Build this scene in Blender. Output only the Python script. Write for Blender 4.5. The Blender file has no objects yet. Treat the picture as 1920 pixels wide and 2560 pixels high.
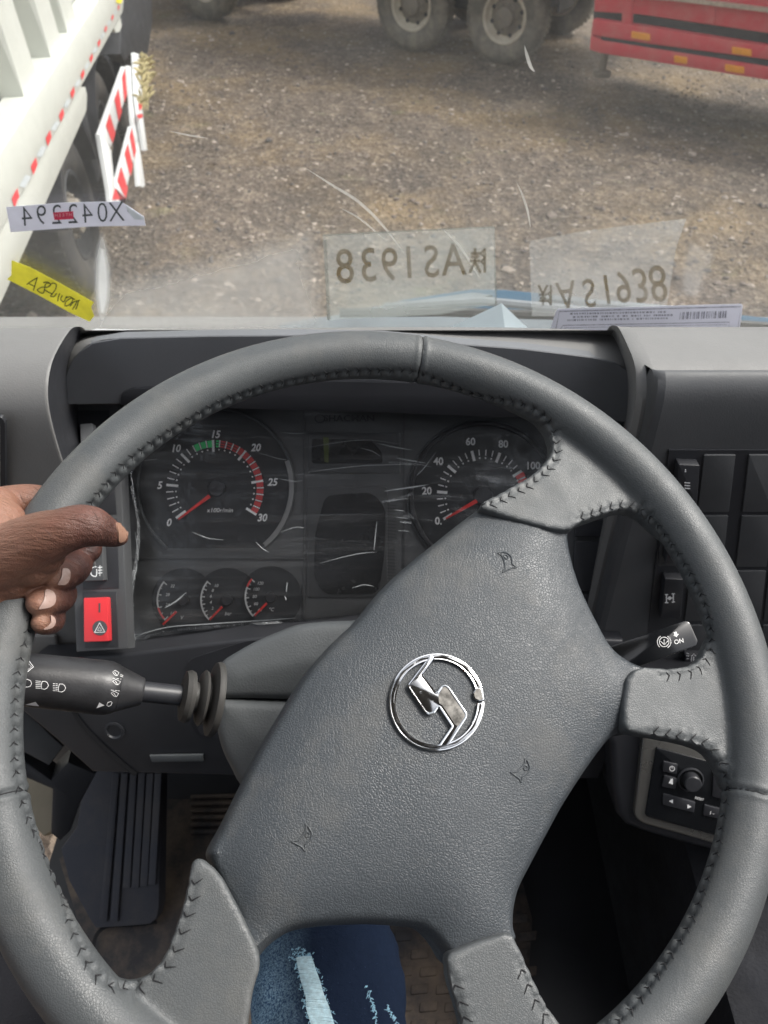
import bpy, bmesh, math, random
import numpy as np
from mathutils import Vector, Matrix, geometry, bvhtree, kdtree, noise
random.seed(7)
rad = math.radians
SC = bpy.context.scene
COL = SC.collection

# ------------------------------------------------------------------ camera, sky, sun, exposure
CAM = Vector((0.0, 0.0, 2.70))
PITCH = rad(44.0)
AX = Vector((1, 0, 0))
AF = Vector((0, math.cos(PITCH), -math.sin(PITCH)))      # view direction
AU = Vector((0, math.sin(PITCH), math.cos(PITCH)))       # picture up
cd = bpy.data.cameras.new("camera")
cam = bpy.data.objects.new("camera", cd)
COL.objects.link(cam)
cam.location = CAM
cam.rotation_euler = (math.pi / 2 - PITCH, 0, 0)
cd.sensor_fit = 'HORIZONTAL'; cd.sensor_width = 36; cd.lens = 36
cd.clip_start = 0.02; cd.clip_end = 3000
cd.dof.use_dof = True; cd.dof.focus_distance = 0.47; cd.dof.aperture_fstop = 20
SC.camera = cam

SUN_EL, SUN_AZ = rad(50), rad(74)     # azimuth clockwise from +Y (ahead) towards +X (right)
w = bpy.data.worlds.new("World"); SC.world = w; w.use_nodes = True
nt = w.node_tree; nt.nodes.clear()
out = nt.nodes.new('ShaderNodeOutputWorld'); bg = nt.nodes.new('ShaderNodeBackground')
sky = nt.nodes.new('ShaderNodeTexSky'); sky.sky_type = 'NISHITA'; sky.sun_disc = False
sky.sun_elevation = SUN_EL; sky.sun_rotation = SUN_AZ
sky.air_density = 1.2; sky.dust_density = 5; sky.ozone_density = 1
hs = nt.nodes.new('ShaderNodeHueSaturation'); hs.inputs['Saturation'].default_value = 0.30
nt.links.new(sky.outputs[0], hs.inputs['Color']); nt.links.new(hs.outputs[0], bg.inputs[0])
bg.inputs[1].default_value = 0.14
nt.links.new(bg.outputs[0], out.inputs[0])
sd = bpy.data.lights.new("sun", 'SUN'); sun = bpy.data.objects.new("sun", sd); COL.objects.link(sun)
sd.energy = 1.5; sd.angle = rad(16); sd.color = (1.0, 0.96, 0.9)
sdir = Vector((math.sin(SUN_AZ) * math.cos(SUN_EL), math.cos(SUN_AZ) * math.cos(SUN_EL), math.sin(SUN_EL)))
sun.rotation_euler = sdir.to_track_quat('Z', 'Y').to_euler()
SC.view_settings.view_transform = 'Standard'; SC.view_settings.look = 'None'
SC.view_settings.exposure = 1.05; SC.view_settings.gamma = 1
SC.cycles.max_bounces = 8; SC.cycles.transparent_max_bounces = 24
SC.cycles.use_denoising = True
SC.cycles.sample_clamp_indirect = 4

# ------------------------------------------------------------------ helpers: measuring
def ray(px, py):
    return AF + AX * ((px - 960) / 1920) + AU * ((1280 - py) / 1920)
def at(px, py, depth):
    return CAM + ray(px, py) * depth
class Plane:
    def __init__(s, p, n):
        s.p = Vector(p); s.n = Vector(n).normalized()
        if (CAM - s.p).dot(s.n) < 0: s.n = -s.n
    def hit(s, px, py, off=0.0):
        d = ray(px, py); q = s.p + s.n * off
        return CAM + d * ((q - CAM).dot(s.n) / d.dot(s.n))
    def off(s, o): return Plane(s.p + s.n * o, s.n)
def plane_px(px, py, depth, n): return Plane(at(px, py, depth), n)
def rnd(pts, r, seg=4, closed=True):
    """round the corners of a 2-D outline"""
    n = len(pts); o = []
    for i in range(n):
        p = Vector(pts[i]);
        if not closed and i in (0, n - 1): o.append(tuple(p)); continue
        a = Vector(pts[i - 1]); b = Vector(pts[(i + 1) % n])
        la, lb = (a - p).length, (b - p).length
        k = min(r, la * .45, lb * .45)
        pa = p + (a - p).normalized() * k; pb = p + (b - p).normalized() * k
        for j in range(seg + 1):
            t = j / seg
            o.append(tuple(pa * (1 - t) ** 2 + p * 2 * t * (1 - t) + pb * t * t))
    return o
def smooth_line(pts, sub=6, closed=False):
    """Catmull-Rom through points"""
    P = [Vector(p) for p in pts]; n = len(P); o = []
    for i in range(n if closed else n - 1):
        p1, p2 = P[i], P[(i + 1) % n]
        p0 = P[i - 1] if (closed or i > 0) else p1 * 2 - p2
        p3 = P[(i + 2) % n] if (closed or i + 2 < n) else p2 * 2 - p1
        for j in range(sub):
            t = j / sub
            o.append(0.5 * ((2 * p1) + (p2 - p0) * t + (2 * p0 - 5 * p1 + 4 * p2 - p3) * t * t + (3 * p1 - p0 - 3 * p2 + p3) * t ** 3))
    if not closed: o.append(P[-1])
    return o
def rect(x0, y0, x1, y1): return [(x0, y0), (x1, y0), (x1, y1), (x0, y1)]

# ------------------------------------------------------------------ helpers: objects
def tag(o, label=None, cat=None, group=None, kind=None):
    if label: o['label'] = label
    if cat: o['category'] = cat
    if group: o['group'] = group
    if kind: o['kind'] = kind
    return o
def thing(name, loc, label, cat, group=None):
    o = bpy.data.objects.new(name, None); COL.objects.link(o)
    o.location = loc; o.empty_display_size = .05
    return tag(o, label, cat, group)
def wloc(o):
    l = Vector(o.location)
    while o.parent: o = o.parent; l += Vector(o.location)
    return l
def link(name, me, mat, parent=None, smooth=True):
    """me in world coordinates; origin moved to the parent's place"""
    o = bpy.data.objects.new(name, me); COL.objects.link(o)
    for m in (mat if isinstance(mat, (list, tuple)) else [mat]): me.materials.append(m)
    if parent:
        me.transform(Matrix.Translation(-wloc(parent))); o.parent = parent
    elif len(me.vertices):
        c = Vector(me.vertices[0].co) * 0
        for v in me.vertices: c += v.co
        c /= len(me.vertices)
        me.transform(Matrix.Translation(-c)); o.location = c
    if smooth:
        me.shade_smooth()
        try: me.set_sharp_from_angle(angle=rad(38))
        except Exception: pass
    return o
def mesh_from(verts, faces):
    me = bpy.data.meshes.new("mesh"); me.from_pydata([tuple(v) for v in verts], [], faces); me.update(); return me
class MB:
    """collects shapes, then links them as ONE mesh object"""
    def __init__(s): s.v = []; s.f = []; s.m = []
    def add(s, vs, fs, m=0):
        b = len(s.v); s.v += [Vector(v) for v in vs]; s.f += [tuple(i + b for i in f) for f in fs]; s.m += [m] * len(fs)
    def bmesh(s, bm, m=0):
        bm.verts.index_update()
        s.add([v.co.copy() for v in bm.verts], [[v.index for v in f.verts] for f in bm.faces], m); bm.free()
    def box(s, c, size, rz=0, bev=0.0, rot=None, m=0):
        bm = bmesh.new(); bmesh.ops.create_cube(bm, size=1)
        bmesh.ops.scale(bm, vec=Vector(size), verts=bm.verts)
        if bev: bmesh.ops.bevel(bm, geom=bm.edges[:], offset=bev, segments=2, affect='EDGES', profile=.6)
        M = Matrix.Translation(c) @ (rot.to_4x4() if rot else Matrix.Rotation(rz, 4, 'Z'))
        bm.transform(M); s.bmesh(bm, m)
    def tube(s, pts, r, seg=8, closed=False, caps=True, m=0, flat=1.0, up=None):
        P = [Vector(p) for p in pts]; n = len(P)
        if n < 2: return
        R = r if isinstance(r, (list, tuple)) else [r] * n
        T = []
        for i in range(n):
            a = P[i - 1] if (i or closed) else P[0]; b = P[(i + 1) % n] if (i < n - 1 or closed) else P[-1]
            t = (b - a); T.append(t.normalized() if t.length > 1e-9 else Vector((0, 0, 1)))
        N = (up or Vector((0.13, 0.2, 1))).cross(T[0]);
        if N.length < 1e-4: N = Vector((1, 0, 0)).cross(T[0])
        N.normalize(); vs = []
        for i in range(n):
            N = (N - T[i] * N.dot(T[i])).normalized(); B = T[i].cross(N)
            for j in range(seg):
                a = 2 * math.pi * j / seg
                vs.append(P[i] + (N * math.cos(a) + B * math.sin(a) * flat) * R[i])
        fs = []
        for i in range(n if closed else n - 1):
            for j in range(seg):
                a = i * seg + j; b = i * seg + (j + 1) % seg; k = ((i + 1) % n) * seg
                fs.append((a, b, k + (j + 1) % seg, k + j))
        if caps and not closed:
            fs.append(tuple(reversed(range(seg)))); fs.append(tuple((n - 1) * seg + j for j in range(seg)))
        s.add(vs, fs, m)
    def lathe(s, prof, c, axis, seg=32, m=0):
        """prof = [(radius, height along axis)]"""
        axis = Vector(axis).normalized(); c = Vector(c)
        u = axis.orthogonal().normalized(); v = axis.cross(u); vs = []; fs = []
        for (r, h) in prof:
            for j in range(seg):
                a = 2 * math.pi * j / seg
                vs.append(c + axis * h + (u * math.cos(a) + v * math.sin(a)) * max(r, 1e-5))
        for i in range(len(prof) - 1):
            for j in range(seg):
                a = i * seg + j; b = i * seg + (j + 1) % seg
                fs.append((a, b, b + seg, a + seg))
        s.add(vs, fs, m)
    def prism(s, pts, pln, th, raise_=0.0, bev=0.0, seg=2, m=0, conv=None):
        """outline given in picture measures, laid on a real plane, with real thickness"""
        W = conv or [pln.hit(x, y) + pln.n * raise_ for (x, y) in pts]
        bm = bmesh.new(); vs = [bm.verts.new(p) for p in W]
        f = bm.faces.new(vs); f.normal_update()
        if f.normal.dot(pln.n) < 0: f.normal_flip()
        top = f.edges[:]
        r = bmesh.ops.extrude_face_region(bm, geom=[f])
        nv = [g for g in r['geom'] if isinstance(g, bmesh.types.BMVert)]
        nf = [g for g in r['geom'] if isinstance(g, bmesh.types.BMFace)]
        bmesh.ops.translate(bm, vec=-pln.n * th, verts=[v for v in f.verts]) if f.is_valid else None
        bm.normal_update()
        if bev:
            fe = [e for ff in nf for e in ff.edges]
            try: bmesh.ops.bevel(bm, geom=fe, offset=bev, segments=seg, affect='EDGES', profile=.5, clamp_overlap=True)
            except Exception: pass
        bmesh.ops.recalc_face_normals(bm, faces=bm.faces)
        s.bmesh(bm, m)
    def flat(s, pts, pln, raise_=0.0005, m=0, th=0.0002):
        s.prism(pts, pln, th, raise_=raise_, m=m)
    def stroke(s, pts, pln, wpx, raise_=0.0005, m=0, closed=False):
        """a painted line of given picture width on a plane"""
        P = [Vector((p[0], p[1])) for p in pts]; n = len(P); L = []; Rr = []
        for i in range(n):
            a = P[i - 1] if (i or closed) else P[0]; b = P[(i + 1) % n] if (i < n - 1 or closed) else P[-1]
            t = (b - a).normalized(); q = Vector((-t.y, t.x)) * wpx / 2
            L.append(P[i] + q); Rr.append(P[i] - q)
        vs = [pln.hit(p.x, p.y) + pln.n * raise_ for p in L] + [pln.hit(p.x, p.y) + pln.n * raise_ for p in Rr]
        fs = []
        for i in range(n if closed else n - 1):
            j = (i + 1) % n; fs.append((i, j, n + j, n + i))
        s.add(vs, fs, m)
    def text(s, body, pln, cx, cy, hpx, raise_=0.0006, m=0, ang=0, mirror=False, flipv=False, shear=0, wscale=1.0, bold=0, warp=None, thick=0.0):
        cu = bpy.data.curves.new("t", 'FONT'); cu.body = body; cu.size = 1; cu.align_x = 'CENTER'; cu.align_y = 'CENTER'
        cu.shear = shear; cu.offset = bold; cu.resolution_u = 3
        if thick: cu.extrude = .5
        o = bpy.data.objects.new("t", cu); COL.objects.link(o)
        bpy.context.view_layer.update()
        me = o.to_mesh(); k = hpx / 0.70
        vs = []
        for v in me.vertices:
            x, y = v.co.x * wscale * k, v.co.y * k
            if mirror: x = -x
            if flipv: y = -y
            X = cx + x * math.cos(ang) + y * math.sin(ang); Y = cy + x * math.sin(ang) - y * math.cos(ang)
            if warp: X, Y = warp(X, Y)
            vs.append(pln.hit(X, Y) + pln.n * (raise_ + (thick * (v.co.z + .5) if thick else 0)))
        fs = [tuple(p.vertices) for p in me.polygons]
        s.add(vs, fs, m)
        o.to_mesh_clear(); bpy.data.objects.remove(o); bpy.data.curves.remove(cu)
    def build(s, name, mat, parent=None, smooth=True, label=None):
        me = mesh_from(s.v, s.f)
        o = link(name, me, mat, parent, smooth)
        if any(s.m): me.polygons.foreach_set('material_index', s.m)
        if label: o['label'] = label
        return o
def slab(name, pts, pln, th, mat, parent=None, bev=.001, seg=2, raise_=0.0, r=0):
    b = MB(); b.prism(rnd(pts, r) if r else pts, pln, th, raise_=raise_, bev=bev, seg=seg)
    return b.build(name, mat, parent)
def remesh_smooth(me, voxel, it, fac=.5):
    o = bpy.data.objects.new("tmp", me); COL.objects.link(o)
    m = o.modifiers.new("r", 'REMESH'); m.mode = 'VOXEL'; m.voxel_size = voxel; m.use_smooth_shade = True
    m2 = o.modifiers.new("s", 'SMOOTH'); m2.iterations = it; m2.factor = fac
    dg = bpy.context.evaluated_depsgraph_get(); dg.update()
    r = bpy.data.meshes.new_from_object(o.evaluated_get(dg)); bpy.data.objects.remove(o)
    return r

# ------------------------------------------------------------------ helpers: materials
class NT:
    def __init__(s, name):
        s.mat = bpy.data.materials.new(name); s.mat.use_nodes = True; s.t = s.mat.node_tree
        s.t.nodes.clear(); s.o = s.t.nodes.new('ShaderNodeOutputMaterial')
        s.tc = s.t.nodes.new('ShaderNodeTexCoord').outputs['Object']
    def n(s, k, **kw):
        nd = s.t.nodes.new('ShaderNode' + k)
        for a, b in kw.items(): setattr(nd, a, b)
        return nd
    def l(s, a, b): s.t.links.new(a, b)
    def pr(s, col=(.5, .5, .5), rough=.5, metal=0, spec=.5):
        p = s.n('BsdfPrincipled'); s.p = p
        p.inputs['Base Color'].default_value = (*col, 1); p.inputs['Roughness'].default_value = rough
        p.inputs['Metallic'].default_value = metal; p.inputs['Specular IOR Level'].default_value = spec
        s.l(p.outputs[0], s.o.inputs[0]); return p
    def noise(s, scale, detail=3, rough=.55, vec=None, sc=None):
        nd = s.n('TexNoise'); nd.inputs['Scale'].default_value = scale; nd.inputs['Detail'].default_value = detail
        nd.inputs['Roughness'].default_value = rough
        v = vec or s.tc
        if sc:
            mp = s.n('Mapping'); mp.inputs['Scale'].default_value = sc; s.l(v, mp.inputs[0]); v = mp.outputs[0]
        s.l(v, nd.inputs['Vector']); return nd.outputs['Fac']
    def vor(s, scale, feature='DISTANCE_TO_EDGE', vec=None, rnd_=1):
        nd = s.n('TexVoronoi', feature=feature); nd.inputs['Scale'].default_value = scale
        nd.inputs['Randomness'].default_value = rnd_
        s.l(vec or s.tc, nd.inputs['Vector']); return nd.outputs[0]
    def ramp(s, fac, stops, interp='LINEAR'):
        r = s.n('ValToRGB'); r.color_ramp.interpolation = interp
        e = r.color_ramp.elements
        while len(e) < len(stops): e.new(.5)
        for i, (p, c) in enumerate(stops):
            e[i].position = p; e[i].color = (*c, 1) if len(c) == 3 else c
        s.l(fac, r.inputs[0]); return r.outputs[0]
    def mix(s, fac, a, b, mode='MIX'):
        m = s.n('Mix', data_type='RGBA', blend_type=mode)
        for sock, v in ((m.inputs[0], fac), (m.inputs[6], a), (m.inputs[7], b)):
            if isinstance(v, (int, float)): sock.default_value = v
            elif isinstance(v, tuple): sock.default_value = (*v, 1)
            else: s.l(v, sock)
        return m.outputs[2]
    def math(s, op, a, b=0.0):
        m = s.n('Math', operation=op)
        for sock, v in ((m.inputs[0], a), (m.inputs[1], b)):
            if isinstance(v, (int, float)): sock.default_value = v
            else: s.l(v, sock)
        return m.outputs[0]
    def bump(s, h, strength=.5, dist=.001, prev=None):
        b = s.n('Bump'); b.inputs['Strength'].default_value = strength; b.inputs['Distance'].default_value = dist
        s.l(h, b.inputs['Height'])
        if prev: s.l(prev, b.inputs['Normal'])
        return b.outputs[0]
def g(v): return (v, v, v)
def M_simple(name, col, rough=.5, metal=0, spec=.5, var=.25, vscale=8, grain=0, gscale=900, gdist=.0003):
    t = NT(name); p = t.pr(col, rough, metal, spec)
    if var:
        c0 = tuple(c * (1 - var) for c in col); c1 = tuple(min(1, c * (1 + var)) for c in col)
        t.l(t.ramp(t.noise(vscale, 5, .6), [(.3, c0), (.7, c1)]), p.inputs['Base Color'])
        t.l(t.ramp(t.noise(vscale * 3, 4, .6), [(.3, g(max(0, rough - .08))), (.7, g(min(1, rough + .08)))]), p.inputs['Roughness'])
    if grain:
        t.l(t.bump(t.noise(gscale, 2, .5), grain, gdist), p.inputs['Normal'])
    return t.mat
def M_leather(name, col, rough, scale, strength, dust=(.3, .27, .22), dustamt=.12):
    t = NT(name); p = t.pr(col, rough, 0, .45)
    wv = t.n('TexNoise'); wv.inputs['Scale'].default_value = scale * .35; t.l(t.tc, wv.inputs['Vector'])
    mx = t.n('Mix', data_type='VECTOR'); mx.inputs[0].default_value = .0016
    ad = t.n('VectorMath', operation='MULTIPLY_ADD'); t.l(wv.outputs['Color'], ad.inputs[0])
    ad.inputs[1].default_value = (1.6 / scale,) * 3; t.l(t.tc, ad.inputs[2])
    e = t.vor(scale, vec=ad.outputs[0])
    cell = t.ramp(e, [(0.0, g(0)), (.16, g(.75)), (.45, g(1))])
    fine = t.noise(scale * 2.2, 2)
    big = t.noise(scale * .05, 3)
    b1 = t.bump(cell, strength, .00028)
    b2 = t.bump(fine, strength * .35, .0002, b1)
    b3 = t.bump(big, .35, .0012, b2)
    t.l(b3, p.inputs['Normal'])
    c = t.mix(t.ramp(e, [(0, g(.55)), (.12, g(0))]), col, tuple(x * .7 for x in col))
    d = t.ramp(t.noise(14, 6, .7), [(.5, g(0)), (.8, g(dustamt))])
    c = t.mix(d, c, dust)
    t.l(c, p.inputs['Base Color'])
    t.l(t.ramp(t.noise(30, 4), [(.3, g(rough - .10)), (.7, g(rough + .12))]), p.inputs['Roughness'])
    return t.mat

M = {}
M['leather'] = M_leather('grey_leather', (.077, .083, .086), .45, 760, .30, dustamt=.16)
M['pad'] = M_leather('grained_plastic', (.046, .053, .060), .47, 620, .50, dustamt=.20)
M['stitch'] = M_simple('black_thread', (.012, .012, .014), .8, var=0)
M['dash'] = M_simple('grey_dash_plastic', (.185, .182, .178), .55, grain=.5, gscale=700, gdist=.0004, var=.08)
M['dashdark'] = M_simple('charcoal_plastic', (.080, .082, .086), .5, grain=.45, gscale=800, gdist=.0003, var=.15)
M['black'] = M_simple('black_plastic', (.034, .035, .040), .42, grain=.3, gscale=900, gdist=.0002, var=.2)
M['blackgloss'] = M_simple('black_gloss_plastic', (.010, .011, .013), .16, var=.2)
M['column'] = M_simple('grey_column_plastic', (.088, .095, .100), .5, grain=.6, gscale=650, gdist=.0004, var=.08)
M['rubber'] = M_simple('black_rubber', (.05, .048, .045), .6, var=.3, grain=.3, gscale=300, gdist=.0004)
M['mark'] = M_simple('white_print', (.90, .90, .90), .5, var=.05)
M['markdim'] = M_simple('grey_print', (.60, .61, .61), .5, var=.05)
M['redmark'] = M_simple('red_print', (.62, .07, .07), .5, var=.1)
M['greenmark'] = M_simple('green_print', (.06, .72, .22), .5, var=.1)
M['needle'] = M_simple('red_needle', (.75, .04, .035), .4, var=.02)
M['redbtn'] = M_simple('red_button', (.72, .045, .055), .35, var=.05)
M['dial'] = M_simple('dial_face', (.034,.036,.040), .45, var=.15)
M['lcd'] = M_simple('dark_display', (.018, .019, .022), .25, var=.1)

# ==================================================================== STEERING WHEEL
WC = CAM + AX * .00812 + AU * -.09104 + AF * .44422
_a, _b = .4281, .15647
WN = (AX * math.sin(_b) + AU * (math.sin(_a) * math.cos(_b)) - AF * (math.cos(_a) * math.cos(_b))).normalized()
WU = (AX - WN * WN.dot(AX)).normalized(); WV = WN.cross(WU).normalized()
if WV.dot(AU) < 0: WV = -WV
RW, rW = .21894, .01606
WP = Plane(WC, WN)
def ring(theta): return WC + (WU * math.cos(theta) + WV * math.sin(theta)) * RW

PAD = [(1200,1275),(1238,1269),(1284,1266),(1330,1269),(1377,1277),(1406,1289),(1423,1306),(1420,1324),(1414,1356),(1423,1408),(1440,1465),(1463,1518),(1492,1575),(1510,1608),(1532,1634),(1562,1655),(1597,1671),(1608,1681),(1611,1739),(1608,1808),(1597,1823),(1562,1829),(1527,1843),(1498,1872),(1452,1936),(1400,2017),(1359,2092),(1319,2167),(1293,2219),(1281,2265),(1278,2312),(1283,2349),(1238,2375),(1191,2401),(1151,2419),(1131,2421),(1113,2404),(1093,2370),(1064,2338),(1029,2320),(960,2313),(903,2311),(810,2315),(735,2326),(694,2346),(665,2370),(639,2397),(619,2370),(579,2283),(544,2208),(524,2161),(515,2129),(550,2063),(590,1982),(637,1889),(694,1791),(752,1698),(810,1629),(839,1600),(883,1557),(939,1489),(999,1430),(1078,1366),(1138,1318)]
SP_UR = [(1195,1274),(1230,1248),(1290,1215),(1330,1190),(1366,1152),(1377,1120),(1365,1078),(1338,1043),(1312,1022),(1296,1000),(1310,955),(1420,1020),(1560,1120),(1680,1250),(1722,1318),(1690,1350),(1648,1334),(1622,1310),(1597,1289),(1562,1277),(1527,1283),(1481,1298),(1440,1314),(1420,1330),(1380,1330),(1300,1310)]
SP_R = [(1560,1700),(1600,1671),(1654,1675),(1700,1671),(1735,1658),(1758,1628),(1772,1596),(1800,1560),(1850,1560),(1870,1760),(1860,1975),(1820,1972),(1802,1938),(1782,1901),(1753,1872),(1683,1852),(1614,1840),(1573,1833),(1550,1810)]
SP_B = [(1120,2380),(1116,2416),(1119,2456),(1131,2491),(1150,2560),(1168,2640),(1240,2750),(1400,2790),(1560,2660),(1560,2560),(1500,2600),(1450,2608),(1410,2580),(1388,2549),(1359,2509),(1330,2451),(1307,2399),(1283,2350),(1260,2330)]
SP_L = [(478,2170),(483,2150),(503,2145),(522,2160),(560,2200),(640,2360),(650,2401),(646,2433),(634,2468),(625,2526),(620,2560),(600,2660),(450,2740),(250,2640),(150,2480),(180,2350),(237,2405),(278,2440),(318,2453),(359,2444),(388,2422),(414,2387),(431,2347),(449,2294),(463,2248),(475,2190)]
wheel = thing('steering_wheel', WC, 'large grey leather wrapped steering wheel with four spokes and dark cross stitching', 'steering wheel')
def build_cover():
    b = MB()
    b.tube([ring(2 * math.pi * i / 160) for i in range(160)], rW + .0004, seg=24, closed=True)
    for poly, top in ((SP_UR, .0005), (SP_R, .0005), (SP_B, .0005), (SP_L, .0005)):
        pl = Plane(WC + WN * (-.004), WN)
        P2 = smooth_line(poly, 2, True)
        c = sum((Vector(p) for p in poly), Vector((0, 0))) / len(poly)
        W = []
        for p in P2:
            W.append(pl.hit(p[0], p[1]))
        b.prism(None, Plane(WC, WN), .014, conv=[q + WN * (.0045 + top) for q in W])
    me = remesh_smooth(mesh_from(b.v, b.f), .00145, 14)
    return me
cover_me = build_cover()
# seam paths (picture measures, slightly inside the leather), dropped on the leather surface
SEAM_A = [(1196,1266),(1232,1258),(1292,1228),(1338,1202),(1378,1162),(1392,1122),(1378,1066),(1345,1028),(1290,1007),(1180,985),(1047,934),(960,929),(868,931),(723,954),(579,996),(463,1057),(324,1152),(249,1235),(190,1310),(140,1400),(95,1500),(68,1600),(46,1690),(40,1789),(40,1880),(44,1925),(58,1998),(82,2066),(122,2144),(153,2222),(178,2306),(222,2404),(262,2452),(318,2468),(366,2459),(400,2434),(428,2395),(446,2352),(463,2298),(478,2252),(488,2195)]
SEAM_B = [(1442,1298),(1480,1287),(1527,1270),(1564,1264),(1604,1276),(1636,1306),(1676,1360),(1712,1414),(1754,1494),(1774,1572),(1770,1634),(1744,1672),(1700,1685),(1650,1688)]
SEAM_C = [(1620,1828),(1686,1840),(1758,1858),(1793,1893),(1810,1932),(1814,1980),(1802,2064),(1788,2134),(1758,2217),(1727,2296),(1665,2400),(1594,2500),(1530,2566),(1480,2615)]
SEAM_D = [(1132,2440),(1145,2488),(1164,2560)]
SEAM_E = [(1296,2400),(1318,2455),(1347,2515),(1376,2555)]
def bvh_of(me):
    return bvhtree.BVHTree.FromPolygons([v.co.copy() for v in me.vertices], [tuple(p.vertices) for p in me.polygons])
bv = bvh_of(cover_me)
def drop(path, bvh, sub=14):
    o = []
    for q in smooth_line(path, sub):
        d = ray(q[0], q[1]).normalized()
        h = bvh.ray_cast(CAM, d)
        p, n = h[0], h[1]
        if p is None:
            t = (WC - CAM).length
            p, n, _, _ = bvh.find_nearest(WP.hit(q[0], q[1]))
        o.append((p, n))
    return o
def resample(pn, step):
    pts = [p for p, n in pn]; acc = 0; o = []; s = 0
    for i in range(len(pts) - 1):
        L = (pts[i + 1] - pts[i]).length
        if L > .03: continue
        while s <= acc + L:
            t = (s - acc) / max(L, 1e-9)
            o.append((pts[i].lerp(pts[i + 1], t), pn[i][1].lerp(pn[i + 1][1], t).normalized(), (pts[i + 1] - pts[i]).normalized(), s)); s += step
        acc += L
    return o
PITCHS = .0074
seams = [resample(drop(p, bv), .0006) for p in (SEAM_A, SEAM_B, SEAM_C, SEAM_D, SEAM_E)]
def pucker(me):
    allp = [q for s in seams for q in s]
    kd = kdtree.KDTree(len(allp))
    for i, q in enumerate(allp): kd.insert(q[0], i)
    kd.balance()
    seam_ang = [math.atan2((WP.hit(*p) - WC).dot(WV), (WP.hit(*p) - WC).dot(WU)) for p in ((1047, 890), (25, 1990), (1870, 1990))]
    norms = [v.normal.copy() for v in me.vertices]
    for v in me.vertices:
        co, i, d = kd.find(v.co)
        if d < .016:
            q = allp[i]; ph = (q[3] / PITCHS) % 1.0
            gr = math.exp(-((ph - .5) / .17) ** 2)
            side = (v.co - q[0]).cross(q[2]).dot(q[1])
            vd = (CAM - q[0]).normalized(); rel = v.co - q[0]; inn = (norms[v.index] - q[1]).dot(vd) < 0     # the hole side of the seam
            lw = .0046 if inn else .0022
            on = 1.25 if (q[0] - WC).length > RW - .022 else .5
            m = -.0006 * math.exp(-(d / .0015) ** 2) - on * (.0014 if inn else .0005) * gr * math.exp(-(d / lw) ** 2) + on * (.0004 if inn else .0) * (1 - gr) * math.exp(-((d - .003) / .003) ** 2)
            v.co += norms[v.index] * m
        e = v.co - WC; r_ = math.hypot(e.dot(WU), e.dot(WV))
        if r_ > RW - .02:
            a = math.atan2(e.dot(WV), e.dot(WU))
            for sa in seam_ang:
                dd = (a - sa + math.pi) % (2 * math.pi) - math.pi
                x = dd * r_
                if abs(x) < .006:
                    v.co -= norms[v.index] * (.0011 * math.exp(-(x / .0010) ** 2) - .0005 * math.exp(-((abs(x) - .0028) / .0014) ** 2))
    me.update()
    return seam_ang
sang = pucker(cover_me)
bv2 = bvh_of(cover_me)
cover = link('leather_cover', cover_me, M['leather'], wheel)
def stitches():
    b = MB()
    for s in seams:
        if not s: continue
        nxt = .5 * PITCHS; L = s[-1][3]; i = 0
        while nxt < L:
            while i < len(s) - 1 and s[i][3] < nxt: i += 1
            p, n, t, _ = s[i]; side = n.cross(t).normalized()
            def srf(q):
                h = bv2.find_nearest(q); return h[0] + h[1] * .00022
            j = random.uniform(-.0006, .0006)
            vd = (CAM - p).normalized()
            sg = 1 if bv2.find_nearest(p + side * .004)[1].dot(vd) > bv2.find_nearest(p - side * .004)[1].dot(vd) else -1
            for s2, ln, sl in ((sg, .0040, .0030), (-sg, .0016, .0020)):
                pts = [srf(p + side * s2 * ln * k + t * (sl * k + j)) for k in (0.0, .35, .7, 1.0)]
                b.tube(pts, [.0003, .00036, .0003, .00018], seg=5)
            nxt += PITCHS
        
    for sa in sang:      # thin dark thread line in the cross seams
        pts = []
        for k in range(25):
            ph = -1.9 + 3.8 * k / 24
            c = ring(sa); rd = (c - WC).normalized()
            q = c + (WN * math.cos(ph) + rd * math.sin(ph)) * (rW - .0004)
            h = bv2.find_nearest(q); pts.append(h[0] + h[1] * .00005)
        b.tube(pts, .0003, seg=5)
    return b.build('stitching', M['stitch'], wheel)
stitches()

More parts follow.
